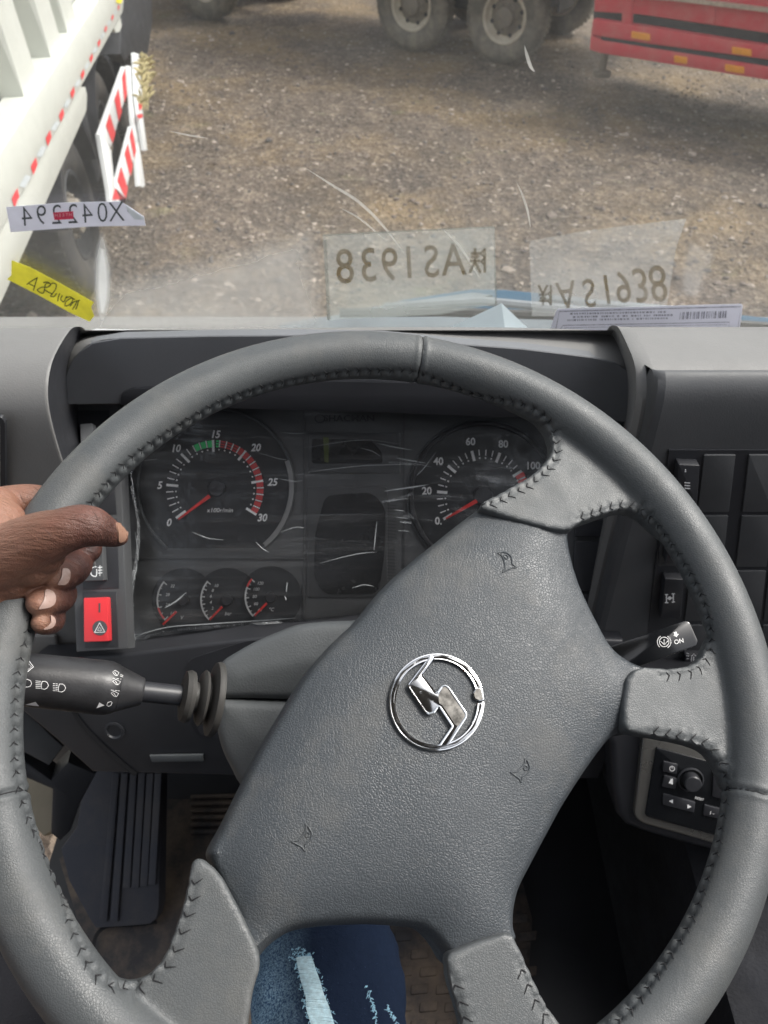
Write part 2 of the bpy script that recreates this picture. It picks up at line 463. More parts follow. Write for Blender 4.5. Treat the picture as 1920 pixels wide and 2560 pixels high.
def heightfield(poly2, hfun, grid, rings, base_drop, origin, u, v, n, skirt=.02):
    """poly2: outline [(x,y)] in metres on plane (origin,u,v); hfun(d,x,y) -> height"""
    P0_ = [Vector(p) for p in poly2]; rs = []
    for i in range(len(P0_)):
        a, b_ = P0_[i], P0_[(i + 1) % len(P0_)]; k = max(1, int((b_ - a).length / .0021))
        rs += [tuple(a.lerp(b_, j / k)) for j in range(k)]
    P = np.array(rs, float)
    area = 0.5 * np.sum(P[:, 0] * np.roll(P[:, 1], -1) - np.roll(P[:, 0], -1) * P[:, 1])
    if area < 0: P = P[::-1].copy()
    def dist(Q):
        A = P; B = np.roll(P, -1, 0); D = B - A; out_ = np.full(len(Q), 1e9)
        for s0 in range(0, len(Q), 4000):
            q = Q[s0:s0 + 4000]; W = q[:, None] - A[None]
            t = np.clip((W * D).sum(2) / ((D * D).sum(1) + 1e-18), 0, 1)
            E = W - t[..., None] * D; out_[s0:s0 + 4000] = np.sqrt((E ** 2).sum(2)).min(1)
        return out_
    def inside(Q):
        x, y = Q[:, 0], Q[:, 1]; c = np.zeros(len(Q), bool)
        for i in range(len(P)):
            x1, y1 = P[i]; x2, y2 = P[(i + 1) % len(P)]
            if y1 == y2: continue
            k = ((y1 > y) != (y2 > y)) & (x < (x2 - x1) * (y - y1) / (y2 - y1) + x1); c ^= k
        return c
    T = np.roll(P, -1, 0) - np.roll(P, 1, 0); T /= np.linalg.norm(T, axis=1)[:, None]
    Nn = np.c_[-T[:, 1], T[:, 0]]; pts = [P]
    for r_ in rings:
        Q = P + Nn * r_; Q = Q[inside(Q)]; Q = Q[dist(Q) > r_ * .93]; pts.append(Q)
    mn, mx = P.min(0), P.max(0)
    gx, gy = np.meshgrid(np.arange(mn[0], mx[0], grid), np.arange(mn[1], mx[1], grid))
    gx[::2] += grid / 2
    G = np.c_[gx.ravel(), gy.ravel()]; G = G[inside(G)]; G = G[dist(G) > (rings[-1] + grid * .6 if rings else grid * .5)]
    pts.append(G); A = np.vstack(pts); d = dist(A); d[:len(P)] = 0
    vs, _, fs, _, _, _ = geometry.delaunay_2d_cdt([Vector(p) for p in A], [], [list(range(len(P)))], 1, 1e-7)
    dd = dist(np.array([[q.x, q.y] for q in vs]))
    V = [origin + u * q.x + v * q.y + n * hfun(dd[i], q.x, q.y) for i, q in enumerate(vs)]
    k = len(V); m = len(P)
    lo = [Vector(V[i]) - n * skirt for i in range(m)]
    V += lo; fs = [tuple(f) for f in fs] + [(i, k + i, k + (i + 1) % m, (i + 1) % m) for i in range(m)]
    me = mesh_from(V, fs)
    bm = bmesh.new(); bm.from_mesh(me); bmesh.ops.recalc_face_normals(bm, faces=bm.faces)
    bm.faces.ensure_lookup_table()
    up = sum(f.normal.dot(n) * f.calc_area() for f in bm.faces)
    if up < 0: bmesh.ops.reverse_faces(bm, faces=bm.faces)
    bm.to_mesh(me); bm.free(); return me
def to2(pl, pts, o, u, v):
    r_ = []
    for p in pts:
        q = pl.hit(p[0], p[1]) - o; r_.append((q.dot(u), q.dot(v)))
    return r_
HS = -.019
PPl = Plane(WC + WN * HS, WN)
pad2 = to2(PPl, smooth_line(PAD, 5, True), WC, WU, WV)
pc = to2(WP, [(1091, 1755)], WC, WU, WV)[0]
def padh(d, x, y):
    k = min(1, d / .0095); a = HS + .0125 * math.sqrt(max(0, 1 - (1 - k) ** 2))
    a += .0105 * (1 - math.exp(-max(0, d - .001) / .028))
    return a
pad_me = heightfield(pad2, padh, .0022, [.0004, .001, .0019, .0031, .0047, .0066, .0088], .02, WC, WU, WV, WN, skirt=.022)
def relax(me, n, d0, it):
    bm = bmesh.new(); bm.from_mesh(me); bm.verts.ensure_lookup_table()
    bd = {v for e in bm.edges if e.is_boundary for v in e.verts}; rim = set(bd)
    hs = sorted(bm.verts, key=lambda v: (v.co - WC).dot(n)); vs = [v for v in bm.verts if (v.co - WC).dot(n) > d0]
    for _ in range(it): bmesh.ops.smooth_vert(bm, verts=vs, factor=.5, use_axis_x=True, use_axis_y=True, use_axis_z=True)
    bm.to_mesh(me); bm.free()
relax(pad_me, WN, HS + .0135, 60)
pad = link('centre_pad', pad_me, M['pad'], wheel, True)
pad_me2 = pad_me.copy(); pad_me2.transform(Matrix.Translation(WC)); bvp = bvh_of(pad_me2)
def pad_hit(x, y):
    h = bvp.ray_cast(CAM, ray(x, y).normalized()); return (h[0], h[1]) if h[0] else (WP.hit(x, y), WN)

# hub below the pad
b = MB()
b.lathe([(.001, -.026), (.045, -.028), (.052, -.036), (.05, -.055), (.045, -.07), (.04, -.12)], WC + WU * .015 - WV * .012, WN, 40)
b.build('hub', M['black'], wheel)

class Surf:
    """lay marks on a curved mesh seen from the driver's seat"""
    def __init__(s, bvh, fallback=None): s.b = bvh; s.n = -AF; s.fb = fallback
    def hit(s, x, y):
        h = s.b.ray_cast(CAM, ray(x, y).normalized())
        return h[0] if h[0] else s.fb.hit(x, y)
def world_bvh(o):
    me = o.data.copy(); me.transform(Matrix.Translation(wloc(o))); return bvh_of(me)

# ---- chrome emblem and embossed horn symbols
def chrome():
    t = NT('chrome'); p = t.pr((.5, .51, .52), .12, 1)
    t.l(t.ramp(t.noise(180, 5, .7), [(.35, g(.08)), (.62, g(.16)), (.72, g(.5))]), p.inputs['Roughness'])
    t.l(t.ramp(t.noise(140, 5, .7), [(.3, (.26, .27, .29)), (.58, (.42, .43, .44)), (.75, (.16, .15, .13))]), p.inputs['Base Color'])
    t.l(t.bump(t.noise(40, 2), .12, .0006), p.inputs['Normal'])
    return t.mat
M['chrome'] = chrome()
M['tarnish'] = M_simple('tarnished_chrome', (.16, .155, .145), .35, metal=.9, var=.6, vscale=160)
ez = lambda L: [(930 + .1929 * x, 1600 + .1929 * y) for x, y in L]
ec, en = pad_hit(1091, 1755)
EP = Plane(ec, en)
def arcpts(cx, cy, rx, ry, a0, a1, n):
    return [(cx + rx * math.cos(rad(a0 + (a1 - a0) * i / n)), cy - ry * math.sin(rad(a0 + (a1 - a0) * i / n))) for i in range(n + 1)]
b = MB()
b.prism(ez(arcpts(838, 805, 612, 625, 17, 359, 90) + arcpts(838, 805, 534, 552, 359, 17, 90)), EP, .003, raise_=.0016, bev=.0005, seg=2)
b.prism(rnd(ez([(735,215),(700,290),(478,580),(478,615),(690,930),(745,962),(800,945),(850,868),(880,862),(1045,1110),(1040,1135),(870,1375),(975,1375),(1010,1320),(1220,1000),(1222,955),(985,612),(945,592),(905,605),(850,685),(820,688),(650,462),(655,430),(800,225)]), 3), EP, .003, raise_=.0021, bev=.0005, seg=2)
b.prism(rnd(ez([(1340,625),(1425,625),(1447,790),(1370,805),(1310,770),(1295,700)]), 4), EP, .003, raise_=.0019, bev=.0005)
b.prism(ez([(1385,815),(1445,800),(1447,900),(1395,905)]), EP, .003, raise_=.0013, bev=.0003)
emb = b.build('emblem', M['chrome'], pad)
b = MB()
def edge(L, r_=.00055, h=.0020, cl=True):
    P = smooth_line(L, 3, cl) if len(L) < 40 else L
    b.tube([EP.hit(p[0], p[1], h) for p in P], r_, seg=6, closed=cl)
edge(ez(arcpts(838, 805, 606, 619, 18, 358, 70)), .0005, .0016, False); edge(ez(arcpts(838, 805, 540, 558, 18, 358, 70)), .0005, .0016, False)
SL = rnd(ez([(800,240),(655,440),(655,462),(822,686),(850,683),(908,605),(945,594),(983,612),(1220,957),(1218,998),(1010,1318)]), 3, 3, False)
b.tube([EP.hit(x, y, .0022) for x, y in SL], .00055, seg=6)
SL = rnd(ez([(705,285),(480,580),(480,613),(690,928),(745,960),(800,943),(850,868),(880,864),(1043,1110),(1040,1133),(885,1360)]), 3, 3, False)
b.tube([EP.hit(x, y, .0022) for x, y in SL], .00062, seg=6)
b.build('polished_edge', M_simple('bright_chrome', (.85,.86,.87), .08, metal=1, var=0), emb)
b = MB()   # worn dark half of the S
b.flat(rnd(ez([(905,625),(945,612),(975,630),(1200,960),(1200,1000),(1105,1130),(1060,1100),(900,850),(860,830),(850,730)]), 4), EP, .00225)
b.flat(rnd(ez([(1345,640),(1412,640),(1430,780),(1375,790),(1325,760),(1312,700)]), 3), EP, .00205)
b.build('worn_patch', M['tarnish'], pad)
SP_ = Surf(bvp, WP)
def horn(path_list, closed_flags):
    b = MB()
    for pts, cl in zip(path_list, closed_flags):
        P = smooth_line(pts, 5, cl); W = []
        for p in P:
            h = pad_hit(p[0], p[1]); W.append(h[0] + h[1] * .0001)
        b.tube(W, .00055, seg=6, closed=cl)
    return b.build('horn_symbol', M['pad'], pad)
HT = [(176,238),(172,270),(150,298),(118,322),(82,322),(108,340),(138,362),(150,386),(156,350),(174,338),(194,322),(202,292),(192,264)]
def horn_icon(cx, cy, a, k=1.0):
    f = lambda L: [(cx + k * .41 * ((x - 148) * math.cos(a) - (y - 312) * math.sin(a)), cy + k * .41 * ((x - 148) * math.sin(a) + (y - 312) * math.cos(a))) for x, y in L]
    b = MB()
    def put(L, cl, r_):
        P = rnd(L, 2.2, 3, cl); b.tube([pad_hit(*p)[0] + pad_hit(*p)[1] * .0001 for p in P], r_, seg=6, closed=cl)
    put(f(HT), True, .00048); put(f([(168,292),(178,282),(188,290),(186,306),(174,312),(166,304)]), True, .0004)
    b.build('horn_symbol', M['pad'], pad)
horn_icon(1265, 1406, rad(-62)); horn_icon(1302, 1926, 0); horn_icon(757, 2095, rad(-8), 1.1)

# ==================================================================== STEERING COLUMN, STALKS
CP = plane_px(700, 1720, .575, WN * .8 + Vector((0, -.5, .3)))
col = thing('steering_column', at(700, 1760, .62), 'grey plastic steering column shroud with a parting line behind the wheel hub', 'steering column')
cu_, cv_ = (AX - CP.n * CP.n.dot(AX)).normalized(), None
cv_ = CP.n.cross(cu_)
def pillow(name, pts, pln, mat, parent, r, h, grid=.004, skirt=.05, sub=3, o=None):
    u = (AX - pln.n * pln.n.dot(AX)).normalized(); v = pln.n.cross(u); o = pln.p
    p2 = to2(pln, smooth_line(pts, sub, True), o, u, v)
    f = lambda d, x, y: -r + r * math.sqrt(max(0, 1 - (1 - min(1, d / r)) ** 2)) + h * (1 - math.exp(-d / .05))
    me = heightfield(p2, f, grid, [r * k for k in (.04, .12, .26, .45, .7, 1.0)], .02, o, u, v, pln.n, skirt=skirt)
    return link(name, me, mat, parent)
pillow('upper_shroud', [(541,1744),(541,1700),(543,1672),(556,1653),(579,1637),(632,1607),(694,1580),(740,1563),(787,1556),(850,1552),(930,1553),(1010,1580),(1040,1660),(1000,1752),(860,1752),(729,1750),(620,1747)], CP, M['column'], col, .006, .014)
pillow('lower_shroud', [(541,1744),(620,1747),(729,1750),(860,1752),(960,1760),(960,1880),(900,2010),(760,2050),(640,2010),(596,1962),(579,1930),(556,1884),(542,1835),(539,1790)], CP.off(-.0015), M['column'], col, .008, .012)
b = MB(); c0 = at(820, 1800, .66); b.tube([c0, c0 + Vector((0, .25, -.35))], .055, seg=20); b.build('column_tube', M['black'], col)

M['stalk'] = dusty0 = M_simple('satin_black_plastic', (.028, .028, .030), .42, var=.35, vscale=40, grain=.3, gscale=700, gdist=.0003)
def stalk():
    p0 = at(538, 1748, .545); p1 = at(64, 1698, .50)
    ax = (p1 - p0).normalized(); L = (p1 - p0).length; k = 545 / 1920e3
    st = thing('indicator_stalk', p0, 'black light and wiper stalk with white symbols left of the column', 'control stalk')
    def fr(px): return (538 - px) / (538 - 64) * L
    b = MB()
    pr = [(.0005, fr(548)), (.020, fr(548)), (.0255, fr(545)), (.0262, fr(538)), (.0255, fr(528)), (.022, fr(524)), (.012, fr(519)),
          (.0115, fr(515)), (.0185, fr(509)), (.0195, fr(502)), (.0175, fr(495)), (.0105, fr(488)), (.0105, fr(480)), (.0170, fr(475)), (.0182, fr(464)), (.0170, fr(452)), (.0105, fr(446)), (.0075, fr(445))]
    b.lathe(pr, p0, ax, 36); b.build('rubber_boot', M['rubber'], st)
    b = MB(); b.tube([p0 + ax * fr(455), p0 + ax * fr(345)], .0071, seg=20); b.build('shaft', M['black'], st)
    b = MB()
    pr = [(.0005, fr(347)), (.0088, fr(347)), (.0094, fr(345)), (.0098, fr(340)), (.0148, fr(290)), (.0153, fr(286))]
    b.lathe(pr, p0, ax, 40); b.build('wiper_ring', M['stalk'], st)
    b = MB()
    pr = [(.0148, fr(287)), (.0162, fr(280)), (.0178, fr(262)), (.0181, fr(240)), (.0176, fr(180)), (.0170, fr(60)), (.0165, fr(-60)), (.014, fr(-90)), (.0005, fr(-95))]
    b.lathe(pr, p0, ax, 40)
    body = b.build('grip', M['stalk'], st)
    zz = lambda L: [(.3376 * x, 1600 + .3376 * y) for x, y in L]
    vs, fs = [], []
    for o in st.children:
        me = o.data; base = len(vs); w_ = wloc(o)
        vs += [v.co + w_ for v in me.vertices]; fs += [tuple(i + base for i in p.vertices) for p in me.polygons]
    S = Surf(bvhtree.BVHTree.FromPolygons(vs, fs), Plane(p0, -AF)); s = MB(); R_ = .0004
    def st_(L, w=1.4, c=False, sub=1): s.stroke(smooth_line(zz(L), sub, c) if sub > 1 else zz(L), S, w, R_, closed=c)
    st_([(185,150),(215,150),(250,198),(205,235)], 1.6); st_([(196,170),(206,165),(236,199),(203,222)], 1.0)
    st_([(170,292),(205,290),(228,300),(236,320),(228,340),(205,347),(170,347)], 1.4)
    for ox, oy in ((0, 0), (127, 20)):
        st_([(315+ox,305+oy),(338+ox,305+oy),(352+ox,315+oy),(361+ox,335+oy),(350+ox,355+oy),(332+ox,364+oy),(310+ox,360+oy),(307+ox,334+oy)], 1.4, True)
        for i in range(5):
            y = 303 + oy + i * 13
            if ox == 0: st_([(266, y - 1), (304, y + 2)], 1.2)
            else:
                st_([(394, y - 1), (408, y)], 1.2); st_([(413, y), (430, y + 2)], 1.2)
    for tri in ([(190,478),(265,457),(292,490)], [(738,462),(775,483),(716,505)]):
        q = zz(tri); s.add([S.hit(*p) - AF * R_ for p in q], [(0, 1, 2)])
    st_([(800,462),(822,455),(832,462),(822,485),(802,490),(793,482)], 1.3, True)
    for cx, cy, w_ in ((862, 245, 26), (868, 312, 32), (856, 400, 32)):
        st_([(cx-w_,cy-8),(cx-8,cy-22),(cx+w_*.8,cy-4),(cx+8,cy+18),(cx-8,cy+16)], 1.0, True)
        st_([(cx-12,cy-10),(cx+4,cy+16)], 1.0)
        if cy > 300: st_([(cx-w_,cy-30),(cx-w_*.4,cy-29)], 1.0); st_([(cx-w_*.1,cy-28),(cx+w_,cy-24)], 1.0)
        else: st_([(cx+30,cy+10),(cx+52,cy+18)], 1); st_([(cx+28,cy+20),(cx+50,cy+28)], 1)
    s.build('white_symbols', M['mark'], st)
stalk()
def retarder():
    pl = plane_px(1650, 1610, .54, -AF + AU * .35)
    st = thing('brake_lever_stalk', pl.p, 'flat glossy black stalk marked ON right of the column', 'control stalk')
    slab('lever', [(1500,1624),(1712,1552),(1724,1555),(1745,1602),(1741,1614),(1590,1668),(1500,1700)], pl, .010, M['blackgloss'], st, bev=.0014, r=5)
    s = MB(); R_ = .0003
    s.stroke(smooth_line(arcpts(1660, 1605, 12, 12, 0, 340, 16), 1), pl, 1.6, R_, closed=True)
    s.stroke(arcpts(1660, 1605, 17, 17, 120, 230, 8), pl, 1.5, R_); s.stroke(arcpts(1660, 1605, 17, 17, -60, 60, 8), pl, 1.5, R_)
    s.stroke([(1651,1603),(1660,1612),(1670,1602)], pl, 1.5, R_); s.stroke([(1660,1598),(1660,1610)], pl, 1.5, R_)
    s.text("ON", pl, 1697, 1604, 11, R_, ang=rad(-12), bold=.01)
    s.flat([(1683,1581),(1691,1579),(1693,1585),(1697,1585),(1691,1593),(1683,1588),(1686,1587)], pl, R_)
    s.build('white_symbols', M['mark'], st)
retarder()

# ==================================================================== INSTRUMENT CLUSTER
ND = -AF
CL = Plane(at(960, 1300, .765), ND)
clu = thing('instrument_cluster', CL.p, 'dark truck instrument cluster with two round dials and three small gauges', 'instrument cluster')
slab('backplate', [(296,1000),(1600,1030),(1590,1700),(1200,1720),(300,1650)], CL, .02, M_simple('cluster_grey', (.115,.118,.122), .5, grain=.4, gscale=700, gdist=.0003, var=.12), clu, bev=.001)
F1 = CL.off(.002)
def dial_marks(b, cx, cy, ang, vals, r0, r1, w, raise_=.0008, m=0):
    for v in vals:
        a = rad(ang(v)); c, s_ = math.cos(a), -math.sin(a)
        b.stroke([(cx + r0 * c, cy + r0 * s_), (cx + r1 * c, cy + r1 * s_)], F1, w, raise_, m)
def ring_prism(b, cx, cy, r_out, r_in, a0, a1, pln, th, raise_, bev=0, n=80, m=0):
    b.prism(arcpts(cx, cy, r_out, r_out, a0, a1, n) + arcpts(cx, cy, r_in, r_in, a1, a0, n), pln, th, raise_=raise_, bev=bev, m=m)
# tachometer
def tacho():
    face = MB(); cx, cy = 540, 1217
    face.flat(arcpts(cx, cy, 194, 194, -52, 232, 80), CL, .0012)
    fo = face.build('tachometer', M['dial'], clu)
    b = MB(); ring_prism(b, cx, cy, 198, 191, -52, 232, CL, .004, .004, bev=.0008); b.stroke([(420,1372),(660,1372)], CL, 3, .003)
    b.build('bezel', M['column'], fo)
    b = MB(); ring_prism(b, cx, cy, 196, 184, -50, 20, CL, .002, .0045, bev=.0006, n=30); b.build('bright_bezel_edge', M_simple('pale_bezel', (.30,.30,.30), .4), fo)
    cx, cy = 538, 1222
    A = lambda v: 217 - 8.3 * v
    s = MB()
    dial_marks(s, cx, cy, A, [0, 5, 10, 15, 20, 25, 30], 92, 122, 6.2)
    dial_marks(s, cx, cy, A, [v for v in range(31) if v % 5], 104, 122, 2.6)
    for v in range(30):
        if v % 5:
            a = rad(A(v)); x, y = cx + 98 * math.cos(a), cy - 98 * math.sin(a)
            s.flat(arcpts(x, y, 2.1, 2.1, 0, 330, 8), F1, .0008)
    for tx, x, y in (("0", 422, 1307), ("5", 399, 1214), ("10", 439, 1122), ("15", 538, 1087), ("20", 639, 1120), ("25", 681, 1206), ("30", 655, 1295)):
        s.text(tx, F1, x, y, 18, .0008, shear=.22, bold=.028, wscale=.92)
    s.text("x100r/min", F1, 550, 1276, 11, .0008, shear=.2, bold=0, wscale=1.0, m=0)
    s.build('dial_markings', M['mark'], fo)
    def band(name, v0, v1, r0, r1, mat):
        s = MB(); v = v0
        while v < v1 - .01:
            e = min(v1, math.floor(v + 1.001)); p = .14
            a0, a1 = A(v + p), A(e - p)
            s.prism(arcpts(cx, cy, r1, r1, a0, a1, 5) + arcpts(cx, cy, r0, r0, a1, a0, 5), F1, .0002, raise_=.0008); v = e
        s.build(name, mat, fo)
    band('green_band', 12, 15, 104, 121, M['greenmark'])
    for r0 in (104, 110.5, 117): band('green_band', 15.3, 16, r0, r0 + 4, M['greenmark'])
    for r0 in (104, 110.5, 117): band('red_band', 16, 19, r0, r0 + 4, M['redmark'])
    band('red_band', 19, 30, 104, 121, M['redmark'])
    s = MB(); s.prism([(450,1300),(449,1296),(524,1237),(530,1244)], F1, .0012, raise_=.006); s.build('needle', M['needle'], fo)
    s = MB(); c = CL.hit(543, 1221); s.lathe([(.0085, 0), (.0085, .005), (.0078, .0062), (0, .0064)], c, -ND * -1, 28); s.build('needle_hub', M['black'], fo)
tacho()
def speedo():
    face = MB(); face.flat(arcpts(1207, 1239, 182, 182, 0, 355, 80), CL, .0012); fo = face.build('speedometer', M['dial'], clu)
    b = MB(); ring_prism(b, 1207, 1239, 186, 174, 0, 359, CL, .006, .006, bev=.0014, n=110); b.build('bezel', M['black'], fo)
    b = MB(); ring_prism(b, 1207, 1239, 192, 186.5, 0, 359, CL, .003, .003, bev=.0008, n=110); b.build('outer_trim', M['column'], fo)
    cx, cy = 1207, 1239; A = lambda v: 211 - 35.7 * v / 20
    s = MB()
    dial_marks(s, cx, cy, A, [0, 20, 40, 60, 80, 100, 120], 89, 115, 7)
    dial_marks(s, cx, cy, A, [v for v in range(0, 125, 5) if v % 20], 100, 115, 2.6)
    dial_marks(s, cx, cy, A, [v for v in range(0, 125, 5) if v % 20], 92, 96, 3.4)
    for tx, x, y in (("0.", 1096, 1303), ("20", 1067, 1228), ("40", 1096, 1154), ("60", 1176, 1105), ("80", 1258, 1111), ("100", 1332, 1165), ("120", 1368, 1255)):
        s.text(tx, F1, x, y, 18, .0008, bold=.028, wscale=.95)
    s.build('dial_markings', M['mark'], fo)
    s = MB(); a0, a1 = A(102), A(107)
    s.prism(arcpts(cx, cy, 117, 117, A(101), A(104.4), 4) + arcpts(cx, cy, 94, 94, A(104.4), A(101), 4), F1, .0002, raise_=.0009)
    s.prism(arcpts(cx, cy, 117, 117, A(105.4), A(109), 4) + arcpts(cx, cy, 94, 94, A(109), A(105.4), 4), F1, .0002, raise_=.0009)
    s.build('red_band', M['needle'], fo)
    s = MB(); s.prism([(1114,1298),(1113,1294),(1187,1248),(1193,1256)], F1, .0012, raise_=.007); s.build('needle', M['needle'], fo)
    s = MB(); s.lathe([(.0095, 0), (.0095, .006), (.0085, .0075), (0, .0078)], CL.hit(1207, 1239), ND, 28); s.build('needle_hub', M['black'], fo)
speedo()
def small_gauge(nm, cx, cy, r, nums, needle, unit, upos, redpart=None, n_t=10, lab=None):
    f = MB(); f.flat(arcpts(cx, cy, r * 1.12, r * 1.12, 0, 350, 30), CL, .0015); fo = f.build(nm, M['dial'], clu)
    s = MB()
    s.stroke(arcpts(cx, cy, r * .93, r * .97, 138, 226, 24), F1, 4, .0008)
    for i in range(n_t + 1):
        a = rad(138 + 88 * i / n_t); L = .80 if i % 2 == 0 else .86
        s.stroke([(cx + r * L * math.cos(a), cy - r * L * math.sin(a)), (cx + r * .92 * math.cos(a), cy - r * .92 * math.sin(a))], F1, 2.6 if i % 2 == 0 else 1.8, .0008)
    for i, t_ in enumerate(nums):
        a = rad(132 + 94 * i / (len(nums) - 1)); s.text(t_, F1, cx + r * .60 * math.cos(a), cy - r * .66 * math.sin(a), 7.5, .0008, shear=.2, bold=.01)
    s.text(unit, F1, upos[0], upos[1], 8.5, .0008, shear=.25, bold=.01)
    s.build('dial_markings', M['markdim'], fo)
    if redpart:
        q = MB(); q.stroke(arcpts(cx, cy, r * .93, r * .97, redpart[0], redpart[1], 10), F1, 4.6, .0011); q.build('red_band', M['redmark'], fo)
    s = MB(); q = needle; d = (Vector(q[1]) - Vector(q[0])).normalized(); e = Vector((-d.y, d.x)) * 2.7
    s.prism([tuple(Vector(q[0]) + e * .8), tuple(Vector(q[0]) - e * .8), tuple(Vector(q[1]) - e), tuple(Vector(q[1]) + e)], F1, .001, raise_=.004); s.build('needle', M['needle'], fo)
    s = MB(); s.lathe([(.0055, 0), (.0055, .004), (.005, .005), (0, .0052)], CL.hit(cx, cy), ND, 22); s.build('needle_hub', M['black'], fo)
small_gauge('voltmeter', 460, 1500, 71, ["32", "28", "24", "16"], [(410,1560),(443,1528)], "V", (454, 1544), (196, 222), 6)
small_gauge('pressure_gauge', 569, 1499, 71, ["10", "8", "6", "4", "2", "0"], [(526,1548),(557,1516)], "bar", (570, 1534))
small_gauge('temperature_gauge', 678, 1492, 69, ["120", "100", "80", "60", "40"], [(638,1538),(668,1507)], "°C", (678, 1524), (138, 158), 8)
def zc(L): return [(740 + .3978 * x, 1000 + .3978 * y) for x, y in L]
b = MB(); b.prism(rnd(zc(rect(78, 205, 655, 462)), 8), CL, .003, raise_=.002, bev=.0008); b.prism(rnd(zc(rect(70, 545, 575, 1240)), 10), CL, .003, raise_=.0018, bev=.0008)
b.build('display_surround', M['dashdark'], clu)
b = MB(); b.prism(rnd(zc([(100,245),(470,250),(540,330),(545,400),(100,400)]), 8), CL, .001, raise_=.0026); b.build('trip_display', M['lcd'], clu)
b = MB(); b.prism(rnd(zc([(185,600),(480,580),(565,680),(555,980),(520,1215),(180,1220),(115,1120),(120,850)]), 22), CL, .001, raise_=.0028); b.build('driver_display', M['lcd'], clu)
b = MB(); b.prism(zc([(172,235),(208,238),(206,395),(180,390)]), CL, .0005, raise_=.0031); b.build('reflected_strip', M_simple('yellow_green_strip', (.085,.11,.02), .5, var=.4, vscale=60), clu)  # yellow-green reflection on the display, painted as a strip
b = MB(); b.text("SHACMAN", CL, 873, 1047, 15, .0008, wscale=1.25, bold=.02, thick=.0008); b.stroke(arcpts(800, 1047, 12, 10, 0, 330, 20), CL, 2.5, .0016, closed=True)
b.build('raised_lettering', M['black'], clu)
b = MB()
for x0, y0, x1, y1 in ((640,1010,766,1015),(758,1015,762,1620),(1008,1020,1011,1560),(312,1395,760,1398)):
    b.prism(rect(x0, y0, x1, y1), CL, .002, raise_=.0014)
for i in range(26): b.stroke([(966, 1262 + i * 8), (990, 1264 + i * 8)], CL, 2.6, .0016)
b.build('trim_ridges', M['dashdark'], clu)
# wrinkled protective film over the cluster
def veil0(name, col, alpha):
    t = NT(name); tr = t.n('BsdfTransparent'); df = t.n('BsdfPrincipled'); df.inputs['Base Color'].default_value = (*col, 1); df.inputs['Roughness'].default_value = .25
    mx = t.n('MixShader'); t.l(t.ramp(t.noise(220, 4, .6, sc=(1, 1, .3)), [(.35, g(alpha * .3)), (.65, g(alpha * 1.5))]), mx.inputs[0]); t.l(tr.outputs[0], mx.inputs[1]); t.l(df.outputs[0], mx.inputs[2]); t.l(mx.outputs[0], t.o.inputs[0]); return t.mat
def film():
    t = NT('clear_plastic_film')
    tr = t.n('BsdfTransparent'); gl = t.n('BsdfGlossy'); gl.inputs['Roughness'].default_value = .13; gl.inputs['Color'].default_value = (.9, .93, .95, 1)
    mp = t.n('Mapping'); mp.inputs['Rotation'].default_value = (0, 0, rad(7)); mp.inputs['Scale'].default_value = (5, 60, 60); t.l(t.tc, mp.inputs[0])
    nz = t.noise(1.0, 6, .62, vec=mp.outputs[0]); nz2 = t.noise(26, 3)
    bp = t.bump(nz, .9, .004); bp = t.bump(nz2, .5, .006, bp); t.l(bp, gl.inputs['Normal'])
    fr = t.n('LayerWeight'); fr.inputs['Blend'].default_value = .28; t.l(bp, fr.inputs['Normal'])
    st = t.ramp(nz, [(.50, g(0)), (.66, g(.20)), (.80, g(.42))])
    f = t.math('ADD', t.math('MULTIPLY', fr.outputs['Fresnel'], .8), t.math('MULTIPLY', st, .35)); f = t.math('ADD', f, .015)
    f2 = t.math('MINIMUM', f, .75)
    mx = t.n('MixShader'); t.l(f2, mx.inputs[0]); t.l(tr.outputs[0], mx.inputs[1]); t.l(gl.outputs[0], mx.inputs[2])
    df = t.n('BsdfDiffuse'); df.inputs[0].default_value = (.8, .8, .8, 1); m2 = t.n('MixShader')  # pale diffuse mix puts the film's sheen into its colour
    t.l(t.math('ADD', t.math('MULTIPLY', st, .12), .010), m2.inputs[0]); t.l(mx.outputs[0], m2.inputs[1]); t.l(df.outputs[0], m2.inputs[2]); t.l(m2.outputs[0], t.o.inputs[0])
    return t.mat
M['film'] = film()
FP = CL.off(.012)
u_ = AX; v_ = ND.cross(AX)
filmpoly = [(318,1080),(330,1040),(360,1010),(620,1012),(1000,1022),(1360,1030),(1425,1080),(1430,1200),(1400,1400),(1300,1520),(1000,1556),(760,1560),(640,1566),(480,1580),(400,1590),(350,1615),(334,1622),(322,1560),(326,1480),(340,1390),(338,1300),(322,1210),(312,1150)]
f2 = to2(FP, smooth_line(filmpoly, 3, True), FP.p, u_, v_)
def fh(d, x, y):
    q = Vector((x * 9, y * 26, 0)); w_ = noise.noise(q) * .0022 + noise.noise(Vector((x * 30 + 4, y * 120 + x * 20, 2))) * .0006
    e = math.exp(-d / .008)
    return w_ - .008 * e + .0035 * math.sin((x * 40 + y * 150)) * math.exp(-d / .012)
fme = heightfield(f2, fh, .0035, [.002, .004, .006], .0, FP.p, u_, v_, ND, skirt=.0002)
fo = link('protective_film', fme, M['film']); tag(fo, 'wrinkled clear plastic film stretched over the instrument cluster', 'plastic film')
